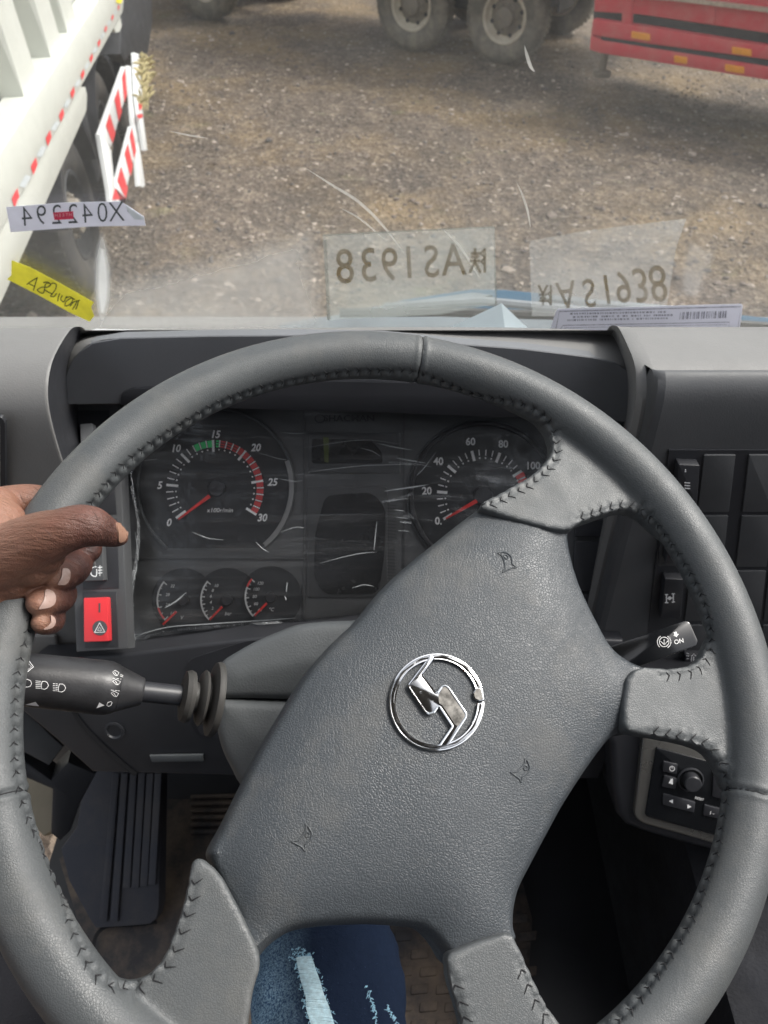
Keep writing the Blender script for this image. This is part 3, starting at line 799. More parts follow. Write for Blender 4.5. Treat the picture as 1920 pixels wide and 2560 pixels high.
# film creases, their bright shine put in as pale colour
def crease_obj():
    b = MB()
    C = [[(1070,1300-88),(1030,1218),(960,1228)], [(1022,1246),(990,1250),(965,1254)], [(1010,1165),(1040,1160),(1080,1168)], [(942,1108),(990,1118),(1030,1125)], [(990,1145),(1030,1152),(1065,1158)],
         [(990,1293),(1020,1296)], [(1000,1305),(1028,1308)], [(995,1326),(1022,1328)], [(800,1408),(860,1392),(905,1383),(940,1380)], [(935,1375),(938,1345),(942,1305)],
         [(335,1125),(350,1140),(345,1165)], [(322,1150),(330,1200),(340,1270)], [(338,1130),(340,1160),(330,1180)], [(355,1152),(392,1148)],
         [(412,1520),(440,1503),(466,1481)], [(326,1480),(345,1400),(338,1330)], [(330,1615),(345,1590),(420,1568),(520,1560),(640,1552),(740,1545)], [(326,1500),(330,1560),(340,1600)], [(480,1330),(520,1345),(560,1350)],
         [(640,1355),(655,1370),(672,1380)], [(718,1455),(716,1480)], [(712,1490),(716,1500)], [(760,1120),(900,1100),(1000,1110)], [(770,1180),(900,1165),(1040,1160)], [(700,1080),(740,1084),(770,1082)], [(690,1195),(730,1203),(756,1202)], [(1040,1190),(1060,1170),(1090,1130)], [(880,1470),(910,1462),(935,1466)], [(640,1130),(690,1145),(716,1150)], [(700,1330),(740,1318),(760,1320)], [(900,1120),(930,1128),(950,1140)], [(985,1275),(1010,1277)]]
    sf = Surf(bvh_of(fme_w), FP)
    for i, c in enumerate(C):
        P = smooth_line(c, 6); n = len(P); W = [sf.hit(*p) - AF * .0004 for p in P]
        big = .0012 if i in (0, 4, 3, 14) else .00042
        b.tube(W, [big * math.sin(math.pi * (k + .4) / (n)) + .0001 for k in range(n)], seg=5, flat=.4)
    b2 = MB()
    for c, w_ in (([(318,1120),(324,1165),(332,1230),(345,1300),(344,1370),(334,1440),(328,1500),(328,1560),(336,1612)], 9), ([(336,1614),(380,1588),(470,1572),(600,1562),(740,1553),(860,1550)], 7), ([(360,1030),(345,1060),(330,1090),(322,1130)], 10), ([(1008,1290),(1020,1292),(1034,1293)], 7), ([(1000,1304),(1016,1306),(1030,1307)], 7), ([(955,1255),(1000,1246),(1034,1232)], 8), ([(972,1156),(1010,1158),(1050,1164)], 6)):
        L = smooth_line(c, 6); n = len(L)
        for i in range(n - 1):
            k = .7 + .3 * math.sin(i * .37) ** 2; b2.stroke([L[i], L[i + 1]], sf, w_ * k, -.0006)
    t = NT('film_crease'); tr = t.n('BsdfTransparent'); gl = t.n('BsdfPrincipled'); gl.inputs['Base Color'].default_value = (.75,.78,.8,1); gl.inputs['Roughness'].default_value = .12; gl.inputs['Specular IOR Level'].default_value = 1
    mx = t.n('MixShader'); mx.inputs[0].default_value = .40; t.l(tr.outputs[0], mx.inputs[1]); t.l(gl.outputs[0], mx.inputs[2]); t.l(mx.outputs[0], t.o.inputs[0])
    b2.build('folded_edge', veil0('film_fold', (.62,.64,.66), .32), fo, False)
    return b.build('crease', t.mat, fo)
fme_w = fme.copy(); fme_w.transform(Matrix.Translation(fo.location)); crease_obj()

# ==================================================================== DASHBOARD
dash = thing('dashboard', (0.0, .62, 2.1), 'grey moulded truck dashboard with a dark hooded binnacle', 'dashboard')
ZD = 2.36
def sweep(b, prof, xs, m=0):
    n = len(prof); V = []; F = []
    for x in xs:
        V += [Vector((x, y, z)) for y, z in prof]
    for i in range(len(xs) - 1):
        for j in range(n - 1):
            a = i * n + j; F.append((a, a + 1, a + n + 1, a + n))
    b.add(V, F, m)
def xpx(px, y, z):   # world x seen at picture column px for a point at (y,z)
    d = y * AF.y + (z - CAM.z) * AF.z; return (px - 960) / 1920 * d
topprof = [(y, z) for y, z in ((1.05,2.10),(.86,2.14),(.75,2.20),(.66,2.283),(.63,2.316),(.612,2.334),(.600,2.344))]
b = MB(); sweep(b, smooth_line([(p[0], p[1]) for p in topprof], 3), [-.75, -.6, -.3, 0, .3, .6, .9, 1.3])
b.build('dash_top', M['dash'], dash)
leftprof = smooth_line([(.606,2.338),(.600,2.346),(.590,2.353),(.575,2.359),(.545,2.361),(.52,2.358),(.500,2.345),(.490,2.32),(.484,2.27),(.476,2.18),(.466,2.06),(.462,2.02)], 4)
xl = xpx(150, .49, 2.30)
b = MB(); sweep(b, leftprof, [-.75, -.6, xl - .002]);
# rounded inner edge and side wall
n = len(leftprof)
V = []; F = []
for k, (dx, sc) in enumerate(((-.002, 0), (-.0007, .0004), (0, .0015), (-.0285, .10))):
    for (y, z) in leftprof: V.append(Vector((xl + dx, y + sc, z - (sc * .3 if k < 3 else .085))))
for k in range(3):
    for j in range(n - 1): a = k * n + j; F.append((a, a + 1, a + n + 1, a + n))
b.add(V, F[:2 * (n - 1)]); b.build('left_end_panel', M['dash'], dash)
b = MB(); b.add(V, F[2 * (n - 1):]); b.build('left_inner_wall', M['black'], dash)
# visor face (dark), with rounded upper corners
VP = Plane((0, .568, 2.30), (0, -.99, .10))
def hood_skin():
    b = MB()
    for inn, outn in (([(159,1012),(160,960),(165,935),(178,905),(197,881),(231,857),(301,845),(521,840),(752,838)], [(118,1012),(120,950),(126,905),(140,872),(165,848),(212,834),(300,826),(521,822),(752,820)]),
                      ([(752,838),(960,842),(1145,860),(1307,872),(1481,893),(1539,907),(1568,927),(1586,965),(1592,1010),(1593,1056)], [(752,820),(960,818),(1145,818),(1320,820),(1520,828),(1600,850),(1632,890),(1646,950),(1650,1010),(1650,1056)])):
        A = smooth_line(inn, 5); B = smooth_line(outn, 5); n = len(A); V = []; F = []
        for k in range(6):
            t = k / 5; pl = VP.off(-.001 - .052 * t)
            for j in range(n): p = A[j].lerp(B[j], t); V.append(pl.hit(p.x, p.y))
        for k in range(5):
            for j in range(n - 1): a = k * n + j; F.append((a, a + 1, a + n + 1, a + n))
        b.add(V, F)
    return b.build('hood_skin', M['dash'], dash)
hood_skin()
vis = [(159,1012),(160,960),(165,935),(178,905),(197,881),(231,857),(301,845),(521,840),(752,838),(960,842),(1145,860),(1307,872),(1481,893),(1539,907),(1568,927),(1586,965),(1592,1010),(1593,1056),(1310,1044),(960,1030),(600,1020),(300,1010)]
M['visor'] = M_simple('slate_plastic', (.15,.155,.165), .5, grain=.4, gscale=800, gdist=.0003, var=.1)
slab('visor_face', vis, VP, .012, M['visor'], dash, bev=.0008, seg=1)
# lip under the visor
slab('visor_lip', rnd([(300,1012),(303,985),(330,972),(760,952),(1200,960),(1420,985),(1470,1052),(1310,1046),(960,1032),(600,1022)], 8), VP.off(.003), .02, M['black'], dash, bev=.002)
# the light top running down right of the binnacle
rp = smooth_line([(.606,2.338),(.600,2.346),(.590,2.353),(.575,2.359),(.545,2.361),(.52,2.360),(.505,2.352),(.495,2.335),(.490,2.30),(.485,2.2),(.47,2.06),(.462,1.98)], 4)
XR = xpx(1592, .50, 2.34)
b = MB()
nr = len(rp); V = []; F = []
cols = ((.0265, .085), (0, .006), (.004, .0015), (.012, 0))
for k, (dx, sc) in enumerate(cols):
    for (y, z) in rp: V.append(Vector((XR + dx, y + sc, z - (sc * .3 if k else .085))))
for k in range(3):
    for j in range(nr - 1): a = k * nr + j; F.append((a, a + 1, a + nr + 1, a + nr))
b.add(V, F); sweep(b, rp, [XR + .012, .30, .6, 1.2]); b.build('right_dash_wing', M['dash'], dash)
# right switch panel, proud of the dash
RPn = Vector((0, -.97, .25))
RPl = plane_px(1800, 1200, .640, RPn)
SWP = [(1622,946),(1640,942),(1920,962),(2300,985),(2300,1760),(1560,1760),(1560,1600),(1600,1330),(1632,1130),(1640,1040),(1636,985)]
def rp_panel():
    pr = smooth_line([(.508,2.352),(.503,2.366),(.496,2.368),(.487,2.358),(.482,2.338),(.478,2.30),(.470,2.2),(.455,2.06),(.44,1.95)], 4)
    b = MB(); n = len(pr); x0 = xpx(1628, .50, 2.36)
    V = []; F = []; cols = ((0, .02), (0, .005), (.0025, .0015), (.008, 0))
    for dx, sc in cols:
        for (y, z) in pr: V.append(Vector((x0 + dx, y + sc, z - sc * .4)))
    for k in range(3):
        for j in range(n - 1): a = k * n + j; F.append((a, a + 1, a + n + 1, a + n))
    b.add(V, F); sweep(b, pr, [x0 + .008, .5, 1.1]); return b.build('right_panel', M['dashdark'], dash)
rpo = rp_panel()
SPn = Plane((0.3, .478, 2.30), Vector((0, -.985, -.07)))
def zs(x, y): return (1480 + .3617 * x, 900 + .3617 * y)
def cell(x0, y0, x1, y1, k=-.118):
    f = lambda x, y: zs(x + k * (y - 630), y)
    return [f(x0, y0), f(x1, y0), f(x1, y1), f(x0, y1)]
SWpl = Plane((0, .4745, 2.27), (0, -.9965, .085))
b = MB(); blank = []
for (x0, x1) in ((765, 995), (1075, 1300), (1310, 1530)):
    for (y0, y1) in ((640, 1045), (1060, 1425), (1440, 1800), (1815, 2160)):
        b.prism(rnd(cell(x0 + 6, y0 + 6, x1 - 6, y1 - 6), 3), SWpl, .004, raise_=.0025, bev=.0008)
        blank.append((x0, y0, x1, y1))
for (y0, y1) in ((1060, 1425),): b.prism(rnd(cell(545, y0 + 6, 758, y1 - 6), 3), SWpl, .004, raise_=.0015, bev=.0008)
b.build('blank_covers', M['dashdark'], dash)
b = MB()
b.prism(cell(530, 620, 1560, 2175), SWpl, .004, raise_=.0008); b.build('switch_recess', M['black'], dash)
GRP = 'rocker switches in the dash panels'
def switch(pts, pln, label, icon=None, mat='black', th=.009, raise_=.010, nm='rocker_switch', grp=GRP):
    c = pln.hit(sum(p[0] for p in pts) / 4, sum(p[1] for p in pts) / 4)
    t = thing(nm, c, label, 'switch', grp)
    slab('rocker', pts, pln, th, M[mat], t, bev=.0014, raise_=raise_, r=3)
    if icon:
        s = MB(); icon(s, pln.off(raise_)); s.build('switch_symbol', M['mark'], t)
    return t
def ic_diff(s, p):
    for (a, c_) in (((1666,1486),(1666,1506)), ((1683,1484),(1683,1504)), ((1666,1496),(1683,1494))): s.stroke([a, c_], p, 2.6, .0003)
    s.stroke([(1662,1486),(1670,1486)], p, 2.6, .0003); s.stroke([(1662,1506),(1671,1506)], p, 2.6, .0003); s.stroke([(1679,1484),(1687,1484)], p, 2.6, .0003); s.stroke([(1679,1505),(1687,1504)], p, 2.6, .0003); s.flat(arcpts(1674,1495,4.5,4.5,0,330,10), p, .0004)
switch([(1655,1428),(1702,1430),(1694,1528),(1645,1524)], SWpl, 'black rocker switch with a white axle symbol in the right dash panel', ic_diff)
def ic_top(s, p):
    for i in range(3): s.stroke([(1711,1206+i*7),(1725,1207+i*7)], p, 3, .0003)
    s.flat(rect(1712,1173,1715,1180), p, .0003, m=0)
switch([(1688,1144),(1740,1146),(1733,1245),(1680,1240)], SWpl, 'black rocker switch at the top left of the right dash panel, partly behind the rim', ic_top)
switch([(1664,1330),(1712,1330),(1704,1394),(1655,1390)], SWpl, 'small black rocker switch peeping out above the axle symbol switch', None)
def ic_beacon(s, p):
    s.stroke([(1727,1660),(1729,1640),(1734,1634),(1740,1640),(1741,1660)], p, 2, .0003); s.stroke([(1723,1661),(1746,1661)], p, 2.4, .0003); s.stroke([(1734,1655),(1734,1641)], p, 3, .0003)
    for d in (-1, 1):
        for k in range(3): s.stroke([(1734 + d * 12, 1634 + k * 6), (1734 + d * 18, 1632 + k * 7)], p, 1.5, .0003)
switch([(1706,1620),(1762,1622),(1755,1680),(1700,1676)], SWpl, 'black rocker switch with a white beacon symbol under the flat stalk', ic_beacon)

# left switch column beside the cluster
LP = Plane(at(230, 1300, .725), -AF + AU * .12)
lsp = slab('left_switch_panel', [(159,1010),(296,1010),(304,1200),(312,1400),(320,1622),(190,1630),(176,1300)], LP, .02, M['dashdark'], dash, bev=.0015)
b = MB()
for q in ([(187,1026),(274,1026),(278,1130),(190,1132)], [(190,1140),(280,1138),(292,1285),(200,1290)], [(203,1300),(294,1296),(298,1470),(208,1474)], [(208,1480),(292,1478),(296,1617),(214,1620)]):
    b.prism(q, LP, .001, raise_=.0008, bev=.0003)
b.build('switch_slots', M['black'], dash)
switch([(212,1300),(262,1298),(270,1452),(214,1454)], LP, 'black fog lamp switch with a white lamp symbol above the red switch',
       lambda s, p: (s.stroke(smooth_line([(241,1418),(232,1419),(227,1428),(230,1438),(241,1440)], 4, True), p, 2.4, .0003), [s.stroke([(245,1419+k*7),(256,1418+k*7)], p, 2.2, .0003) for k in range(3)], s.stroke([(250,1414),(250,1440)], p, 1.8, .0003)), mat='dashdark')
def ic_haz(s, p):
    s.stroke([(250,1557),(263,1580),(237,1581)], p, 3, .0009, closed=True); s.stroke([(250,1567),(255,1576),(245,1576)], p, 2, .0009, closed=True)
hz = switch([(219,1495),(277,1493),(281,1602),(220,1604)], LP, 'red hazard light switch with a white warning triangle left of the cluster', ic_haz, mat='redbtn')
s = MB(); s.flat(arcpts(250,1570,18.5,18.5,0,350,28), LP.off(.010), .0004); s.flat(rect(247,1508,251,1531), LP.off(.010), .0004); s.build('dark_disc', M['dashdark'], hz)
switch([(210,1066),(240,1064),(246,1112),(212,1114)], LP, 'pale grey thumb wheel high in the left switch column, half behind the rim', None, mat='markdim', nm='dimmer_wheel', grp=None)
# vent frame at far left, small flap lower left
b = MB(); LPa = Plane((0, .478, 2.2), (0, -.997, .06)); b.prism(rnd([(-90,1030),(8,1036),(17,1050),(18,1200),(20,1225),(-90,1225)], 5), LPa, .004, raise_=.004, bev=.0015)
b.build('side_vent_frame', M['black'], dash)
b = MB(); b.prism(rnd([(-90,1048),(5,1052),(6,1215),(-90,1215)], 5), LPa, .002, raise_=.005, bev=.0006)
b.build('side_vent', M['dash'], dash)
LPb = Plane((0, .466, 2.1), (0, -.997, .06)); slab('coin_flap', [(40,1586),(140,1586),(150,1640),(40,1655)], LPb, .004, M['dash'], dash, bev=.001, raise_=.003, r=8)
# recess below the cluster and the knee panel
KP = Plane(at(400, 1640, .74), (0, -.9, .42))
kn = [(186,1646),(330,1632),(560,1604),(900,1570),(1560,1600),(1560,1800),(1500,1950),(640,1946),(579,1941),(231,1932),(140,1850),(52,1776),(40,1690),(90,1650)]
slab('knee_panel', kn, KP, .03, M['black'], dash, bev=.004, seg=3)
b = MB(); b.prism(rnd([(465,1650),(620,1600),(700,1600),(700,1760),(640,1850),(500,1840),(470,1760)], 25), KP, .001, raise_=.0010); b.build('stalk_recess', M['black'], dash)
b = MB(); b.stroke(smooth_line([(178,1765),(205,1808),(262,1868),(340,1936)], 6), KP, 11, .0009); b.build('panel_gap', M['stitch'], dash)
slab('pull_lip', [(376,1884),(509,1882),(509,1898),(382,1900)], KP, .003, M['column'], dash, bev=.001, raise_=.004)
b = MB(); c = KP.hit(286, 1827); b.lathe([(.0105, .0006), (.0105, .0016), (.008, .0018), (.006, -.001), (0, -.001)], c, KP.n, 20); b.build('screw_cap', M['black'], dash)
# cells right of the speedometer
b = MB(); CQ = CL.off(.004)
for (x0, y0, x1, y1) in ((1440,1300,1508,1342),(1436,1352,1504,1478),(1440,1486,1500,1600)):
    b.prism([(x0,y0),(x1,y0),(x1-5,y1),(x0-5,y1)], CQ, .003, raise_=.002, bev=.0008)
b.build('blank_covers', M['black'], dash)
# ==================================================================== RADIO AND CENTRE CONSOLE
RN = -AF * .9 + AX * -.12 + Vector((0, -.3, 0))
RPn_ = Plane(at(1700, 1960, .74), RN)
con = thing('centre_console', at(1700, 2000, .78), 'dark centre console housing with a rounded lower edge', 'console')
slab('housing', [(1480,1780),(1523,1861),(1530,1960),(1543,2040),(1566,2066),(1610,2084),(1690,2107),(1780,2130),(2100,2210),(2200,1700),(1560,1700)], RPn_, .10, M['black'], con, bev=.008, seg=4)
rado = thing('radio', RPn_.p, 'black radio with round knob in a satin metal frame', 'radio')
b = MB(); fo_ = rnd([(1606,1800),(1840,1850),(1990,1890),(1960,2150),(1781,2098),(1600,2047),(1581,2030)], 14); 
b.prism(fo_, RPn_, .012, raise_=.008, bev=.002, seg=3); b.build('metal_frame', M_simple('satin_metal', (.30,.29,.27), .32, metal=.8, var=.1), rado)
b = MB(); b.prism(rnd([(1634,1856),(1800,1900),(1950,1935),(1930,2110),(1785,2075),(1616,2030),(1607,2024)], 5), RPn_, .01, raise_=.0100, bev=.0015); b.build('faceplate', M['blackgloss'], rado)
RF = RPn_.off(.0102)
b = MB(); c = RF.hit(1726, 1948); b.lathe([(.0120, 0), (.0122, .0015), (.0110, .002), (.0106, .001)], c, RPn_.n, 32); b.lathe([(.0078, 0), (.0078, .009), (.007, .010), (0, .0102)], c, RPn_.n, 32)
b.build('volume_knob', M['black'], rado)
b = MB()
for q in ([(1658,1901),(1694,1910),(1690,1934),(1656,1927)], [(1660,1936),(1692,1945),(1688,1972),(1654,1965)], [(1657,1982),(1738,2004),(1734,2030),(1656,2010)], [(1760,2010),(1800,2020),(1798,2046),(1757,2036)], [(1782,1925),(1830,1938),(1822,2000),(1780,1990)]):
    b.prism(rnd(q, 3), RF, .002, raise_=.0015, bev=.0006)
b.build('radio_buttons', M['black'], rado)
s = MB(); R_ = .0020
s.stroke(arcpts(1679,1919,6,6,110,430,14), RF, 1.6, R_); s.stroke([(1679,1911),(1679,1919)], RF, 1.6, R_)
s.flat([(1670,1955),(1676,1945),(1681,1944),(1681,1959),(1676,1957)], RF, R_)
s.flat([(1671,2000),(1681,1996),(1681,2006)], RF, R_); s.flat([(1727,2014),(1717,2009),(1717,2019)], RF, R_)
s.text("RESET", RF, 1748, 1996, 6, .0008, ang=rad(14), bold=.01); s.text("1 -", RF, 1778, 2030, 8, R_, ang=rad(14), bold=.02)
s.build('radio_symbols', M['mark'], rado)

# ==================================================================== CAB FLOOR, MATS, SEAT
cab = thing('truck_cab', (0.2, .3, 1.5), 'dark truck cab interior with floor, tunnel and right door around the driver', 'truck cab')
ZF = 1.55
b = MB(); b.box((.38, .35, ZF - .03), (1.74, 1.35, .06)); 
b.build('cab_floor', M['black'], cab)
b = MB(); b.box((.50, .85, 1.80), (2.0, .04, .60)); b.build('bulkhead', M['black'], cab)
b = MB(); b.box((.62, .45, 1.72), (.62, .9, .34), bev=.04); tun = b.build('engine_tunnel', M_simple('dark_tunnel_carpet', (.012,.013,.017), .9, var=.5, vscale=12, grain=.8, gscale=300, gdist=.001), cab)
b = MB(); b.box((1.26, .1, 2.0), (.06, 1.9, 1.1)); b.build('right_door', M['black'], cab)
b = MB(); b.box((.35, -.62, 2.2), (1.9, .06, 1.4)); b.build('rear_wall', M['dashdark'], cab)
b = MB(); b.box((-.11, -.16, 3.12), (1.02, .95, .06), bev=.02); b.build('cut_roof', M_simple('unseen_roof_grey', (.35,.34,.32), .9), cab)  # unseen roof, cut short on the right so sun reaches the wheel
b = MB(); b.box((-.56, .80, 1.82), (.10, .16, .56), bev=.02); b.box((-.5, .70, 1.62), (.06, .20, .14), bev=.015); b.build('door_pillar', M['dashdark'], cab)
def dusty(name, base, dustc, amt, scale=9):
    t = NT(name); p = t.pr(base, .75, 0, .3)
    d = t.ramp(t.noise(scale, 8, .72), [(.42, g(0)), (.72, g(amt))])
    t.l(t.mix(d, base, dustc), p.inputs['Base Color']); t.l(t.bump(t.noise(260, 4), .4, .0008), p.inputs['Normal']); return t.mat
M['mat'] = dusty('dusty_floor_rubber', (.05, .048, .052), (.24, .18, .13), .9)
M['matclean'] = dusty('ribbed_rubber', (.055, .058, .072), (.14, .12, .10), .35, 14)
zb = lambda L: [(.3978 * x, 1900 + .3978 * y) for x, y in L]
FPn = Plane((0, .4, ZF + .004), (0, 0, 1))
TP = Plane((0, .62, ZF + .03), (0, -.45, .9))       # toe board
mat_t = thing('floor_mat', FPn.hit(520, 2300), 'dirty black rubber floor mat with raised blocks under the pedals', 'floor mat')
b = MB(); b.prism([(150,2150),(250,2060),(420,2000),(1250,2000),(1330,2300),(1300,2700),(500,2700),(300,2560),(225,2400)], FPn, .004, raise_=.004, bev=.001); b.build('mat_sheet', M['mat'], mat_t)
b = MB()
for i in range(7):
    for j in range(9):
        x = 905 + i * 62 + (j % 2) * 22; y = 2290 + j * 44
        b.prism(rnd([(x,y),(x+42,y-4),(x+40,y+20),(x-2,y+24)], 4), FPn, .003, raise_=.007, bev=.001)
for i in range(6): b.prism(rnd(zb([(1205,235+i*44),(1560,225+i*44),(1560,248+i*44),(1205,258+i*44)]), 2), FPn, .004, raise_=.010, bev=.001)
b.build('raised_blocks', M['mat'], mat_t)
rst = thing('foot_rest', FPn.hit(300, 2280), 'ribbed dark rubber foot rest sloping up to the bulkhead', 'foot rest')
TP2 = Plane(FPn.hit(300, 2320, .02), (0, -.62, .8))
slab('plate', zb([(540,60),(1015,60),(1008,500),(1000,930),(985,1000),(940,1035),(820,1045),(600,1060),(560,1000),(430,760),(380,560),(480,420)]), TP2, .03, M['matclean'], rst, bev=.003)
b = MB()
for (xa, xb, yb_) in ((735,655,1010),(790,722,1010),(845,800,800),(898,855,800),(950,908,790),(1000,960,780)):
    b.prism(rnd(zb([(xa-22,80),(xa+22,80),(xb+24,yb_),(xb-24,yb_)]), 3), TP2, .003, raise_=.0045, bev=.0012)
b.build('ribs', M['matclean'], rst)
b = MB(); b.stroke(smooth_line(zb([(600,1260),(610,1160),(640,1100),(700,1065),(850,1058),(1000,1040)]), 5), FPn, 9, .014); b.build('mat_edge', M['stitch'], rst)
stp = slab('door_step', [(55,1925),(150,1960),(160,2060),(108,2092),(50,2040)], Plane(at(100,2000,1.42), (0,-.5,.9)), .03, dusty('tan_step', (.20,.175,.13), (.30,.26,.2), .5), None, bev=.006); tag(stp, 'dusty tan metal cab step seen past the rim at the open door', 'step')
pil = thing('door_frame', at(100, 1850, .95), 'dark curved door frame end beside the open door', 'door frame')
DPn = Plane(at(100, 1850, .88), (.25, -.8, .5))
slab('frame_end', [(30,1760),(60,1772),(140,1850),(160,1868),(122,1918),(60,1885),(30,1870)], DPn, .03, M['dashdark'], pil, bev=.005)
slab('rubber_seal', [(30,1880),(128,1950),(170,1905),(240,1935),(200,2010),(176,2080),(150,2105),(126,2086),(130,1975),(60,1945),(30,1935)], DPn.off(-.04), .04, M['black'], pil, bev=.004)
seat = thing('driver_seat', (-.05, -.12, ZF), 'black fabric driver seat under the driver', 'seat')
M['fabric'] = M_simple('black_fabric', (.014, .014, .018), .9, grain=.8, gscale=500, gdist=.0008)
b = MB(); b.box((-.06, -.10, 1.86), (.50, .46, .14), bev=.04); b.build('cushion', M['fabric'], seat)
b = MB(); b.box((-.325, .06, 1.90), (.12, .34, .12), bev=.045); b.build('side_bolster', M['fabric'], seat)
b = MB(); b.box((-.06, -.42, 2.2), (.50, .14, .62), bev=.05); b.build('backrest', M['fabric'], seat)
b = MB(); b.box((-.06, -.12, 1.67), (.36, .36, .24), bev=.02); b.build('seat_base', M['black'], seat)

# ==================================================================== WINDSCREEN, WHAT IS STUCK ON IT, PAINTED REFLECTIONS
WSn = Vector((0, -.95, -.30)); WS = Plane((0, .86, 2.25), WSn)
def glassmat():
    t = NT('dusty_glass'); tr = t.n('BsdfTransparent'); tr.inputs[0].default_value = (.97, .98, .975, 1)
    df = t.n('BsdfDiffuse'); df.inputs[0].default_value = (.80, .78, .74, 1)
    n1 = t.noise(5, 5, .6); n2 = t.noise(60, 4, .7); n3 = t.noise(700, 2, .5)
    a = t.ramp(n1, [(.3, g(.030)), (.75, g(.080))]); c = t.ramp(n3, [(.70, g(0)), (.78, g(.20))])
    f = t.math('ADD', a, t.math('MULTIPLY', c, t.ramp(n2, [(.45, g(0)), (.7, g(.6))])))
    mx = t.n('MixShader'); sx = t.n('SeparateXYZ'); t.l(t.tc, sx.inputs[0]); mr = t.n('MapRange'); mr.inputs['From Min'].default_value = -.20; mr.inputs['From Max'].default_value = -.46; mr.inputs['To Max'].default_value = .13
    t.l(sx.outputs['Z'], mr.inputs['Value']); f = t.math('ADD', f, t.math('MULTIPLY', mr.outputs[0], t.ramp(n1, [(.3, g(.5)), (.7, g(1.2))])))
    t.l(f, mx.inputs[0]); t.l(tr.outputs[0], mx.inputs[1]); t.l(df.outputs[0], mx.inputs[2])
    gl = t.n('BsdfGlossy'); gl.inputs['Roughness'].default_value = .02; m2 = t.n('MixShader'); m2.inputs[0].default_value = .025
    t.l(mx.outputs[0], m2.inputs[1]); t.l(gl.outputs[0], m2.inputs[2]); t.l(m2.outputs[0], t.o.inputs[0]); return t.mat
b = MB()
def wsp(x, z): return Vector((x, .86 - (z - 2.25) * .30 / .95, z))
N_ = 10; V = []
b.box((0.25, wsp(0, 2.62).y, 2.62), (2.1, .005, 1.15), rot=Matrix.Rotation(math.atan2(.30, .95), 3, 'X'))
gl = b.build('windscreen', glassmat()); tag(gl, 'large dusty truck windscreen leaning back over the dashboard', 'windscreen')
def paper_mat(name, col, var=.04, vscale=30, tl=.55):
    t = NT(name); c = t.ramp(t.noise(vscale, 5, .6), [(.3, tuple(x * (1 - var) for x in col)), (.7, tuple(min(1, x * (1 + var)) for x in col))])
    a = t.n('BsdfDiffuse'); b_ = t.n('BsdfTranslucent'); m = t.n('MixShader'); m.inputs[0].default_value = tl
    t.l(c, a.inputs[0]); t.l(c, b_.inputs[0]); t.l(a.outputs[0], m.inputs[1]); t.l(b_.outputs[0], m.inputs[2]); t.l(m.outputs[0], t.o.inputs[0]); return t.mat
def veil(name, col, alpha, soft=0.0, scale=30, var=.4):
    """thin translucent sheet for papers, films and painted reflections; soft fades the rim of the sheet"""
    t = NT(name); tr = t.n('BsdfTransparent'); df = t.n('BsdfDiffuse'); df.inputs[0].default_value = (*col, 1)
    mx = t.n('MixShader'); f = t.ramp(t.noise(scale, 5, .6), [(.3, g(alpha * (1 - var))), (.7, g(min(1, alpha * (1 + var))))])
    if soft:
        gr = t.n('TexGradient', gradient_type='SPHERICAL'); mp = t.n('Mapping'); mp.inputs['Location'].default_value = (-1, -1, -1); mp.inputs['Scale'].default_value = (2, 2, 2)
        ge = t.n('TexCoord'); t.l(ge.outputs['Generated'], mp.inputs[0]); t.l(mp.outputs[0], gr.inputs[0])
        f = t.math('MULTIPLY', f, t.ramp(gr.outputs[1], [(0, g(0)), (soft, g(1))]))
    tl = t.n('BsdfTranslucent'); tl.inputs[0].default_value = (*col, 1); md = t.n('MixShader'); md.inputs[0].default_value = .5
    t.l(df.outputs[0], md.inputs[1]); t.l(tl.outputs[0], md.inputs[2])
    t.l(f, mx.inputs[0]); t.l(tr.outputs[0], mx.inputs[1]); t.l(md.outputs[0], mx.inputs[2]); t.l(mx.outputs[0], t.o.inputs[0]); return t.mat
W0 = WS.off(.004)
def sheet_thing(name, pts, mat, off, label, cat, group=None, th=.0003):
    b = MB(); b.prism(pts, WS.off(off), th); o = b.build(name, mat); return tag(o, label, cat, group)
PG = 'papers stuck on the windscreen and a painted reflection'
def soft_sheet(name, pts, off, col, alpha, edge, label, cat, group=None, nz=9, var=.4, sub=4):
    pl = WS.off(off); u = AX; v = pl.n.cross(AX); p2 = to2(pl, smooth_line(pts, sub, True) if sub > 1 else pts, pl.p, u, v); fd = []
    def hf(d, x, y): fd.append(max(0, min(1, d / edge)) ** 1.3); return 0
    me = heightfield(p2, hf, .006, [.0015, .004, .008], 0, pl.p, u, v, pl.n, skirt=.0002)
    fd += [0] * (len(me.vertices) - len(fd)); me.attributes.new('fade', 'FLOAT', 'POINT').data.foreach_set('value', fd[:len(me.vertices)])
    m = veil(name + '_film', col, alpha, 0, nz, var); nt_ = m.node_tree; at_ = nt_.nodes.new('ShaderNodeAttribute'); at_.attribute_name = 'fade'
    mx = [n_ for n_ in nt_.nodes if n_.type == 'MIX_SHADER' and n_.outputs[0].is_linked and n_.outputs[0].links[0].to_node.type == 'OUTPUT_MATERIAL'][0]
    src = mx.inputs[0].links[0].from_socket; mu = nt_.nodes.new('ShaderNodeMath'); mu.operation = 'MULTIPLY'
    nt_.links.new(src, mu.inputs[0]); nt_.links.new(at_.outputs['Fac'], mu.inputs[1]); nt_.links.new(mu.outputs[0], mx.inputs[0])
    o = link(name, me, m, None, False); return tag(o, label, cat, group)
p1 = sheet_thing('number_sheet', [(807,588),(1236,567),(1240,760),(1100,786),(820,800)], veil('thin_sheet', (.66,.70,.68), .22, var=.6, scale=9), .006, 'thin see-through sheet with the mirrored number AS1938 on the windscreen, left of the tilted one', 'paper', PG)  # see-through sheet carrying the mirrored number
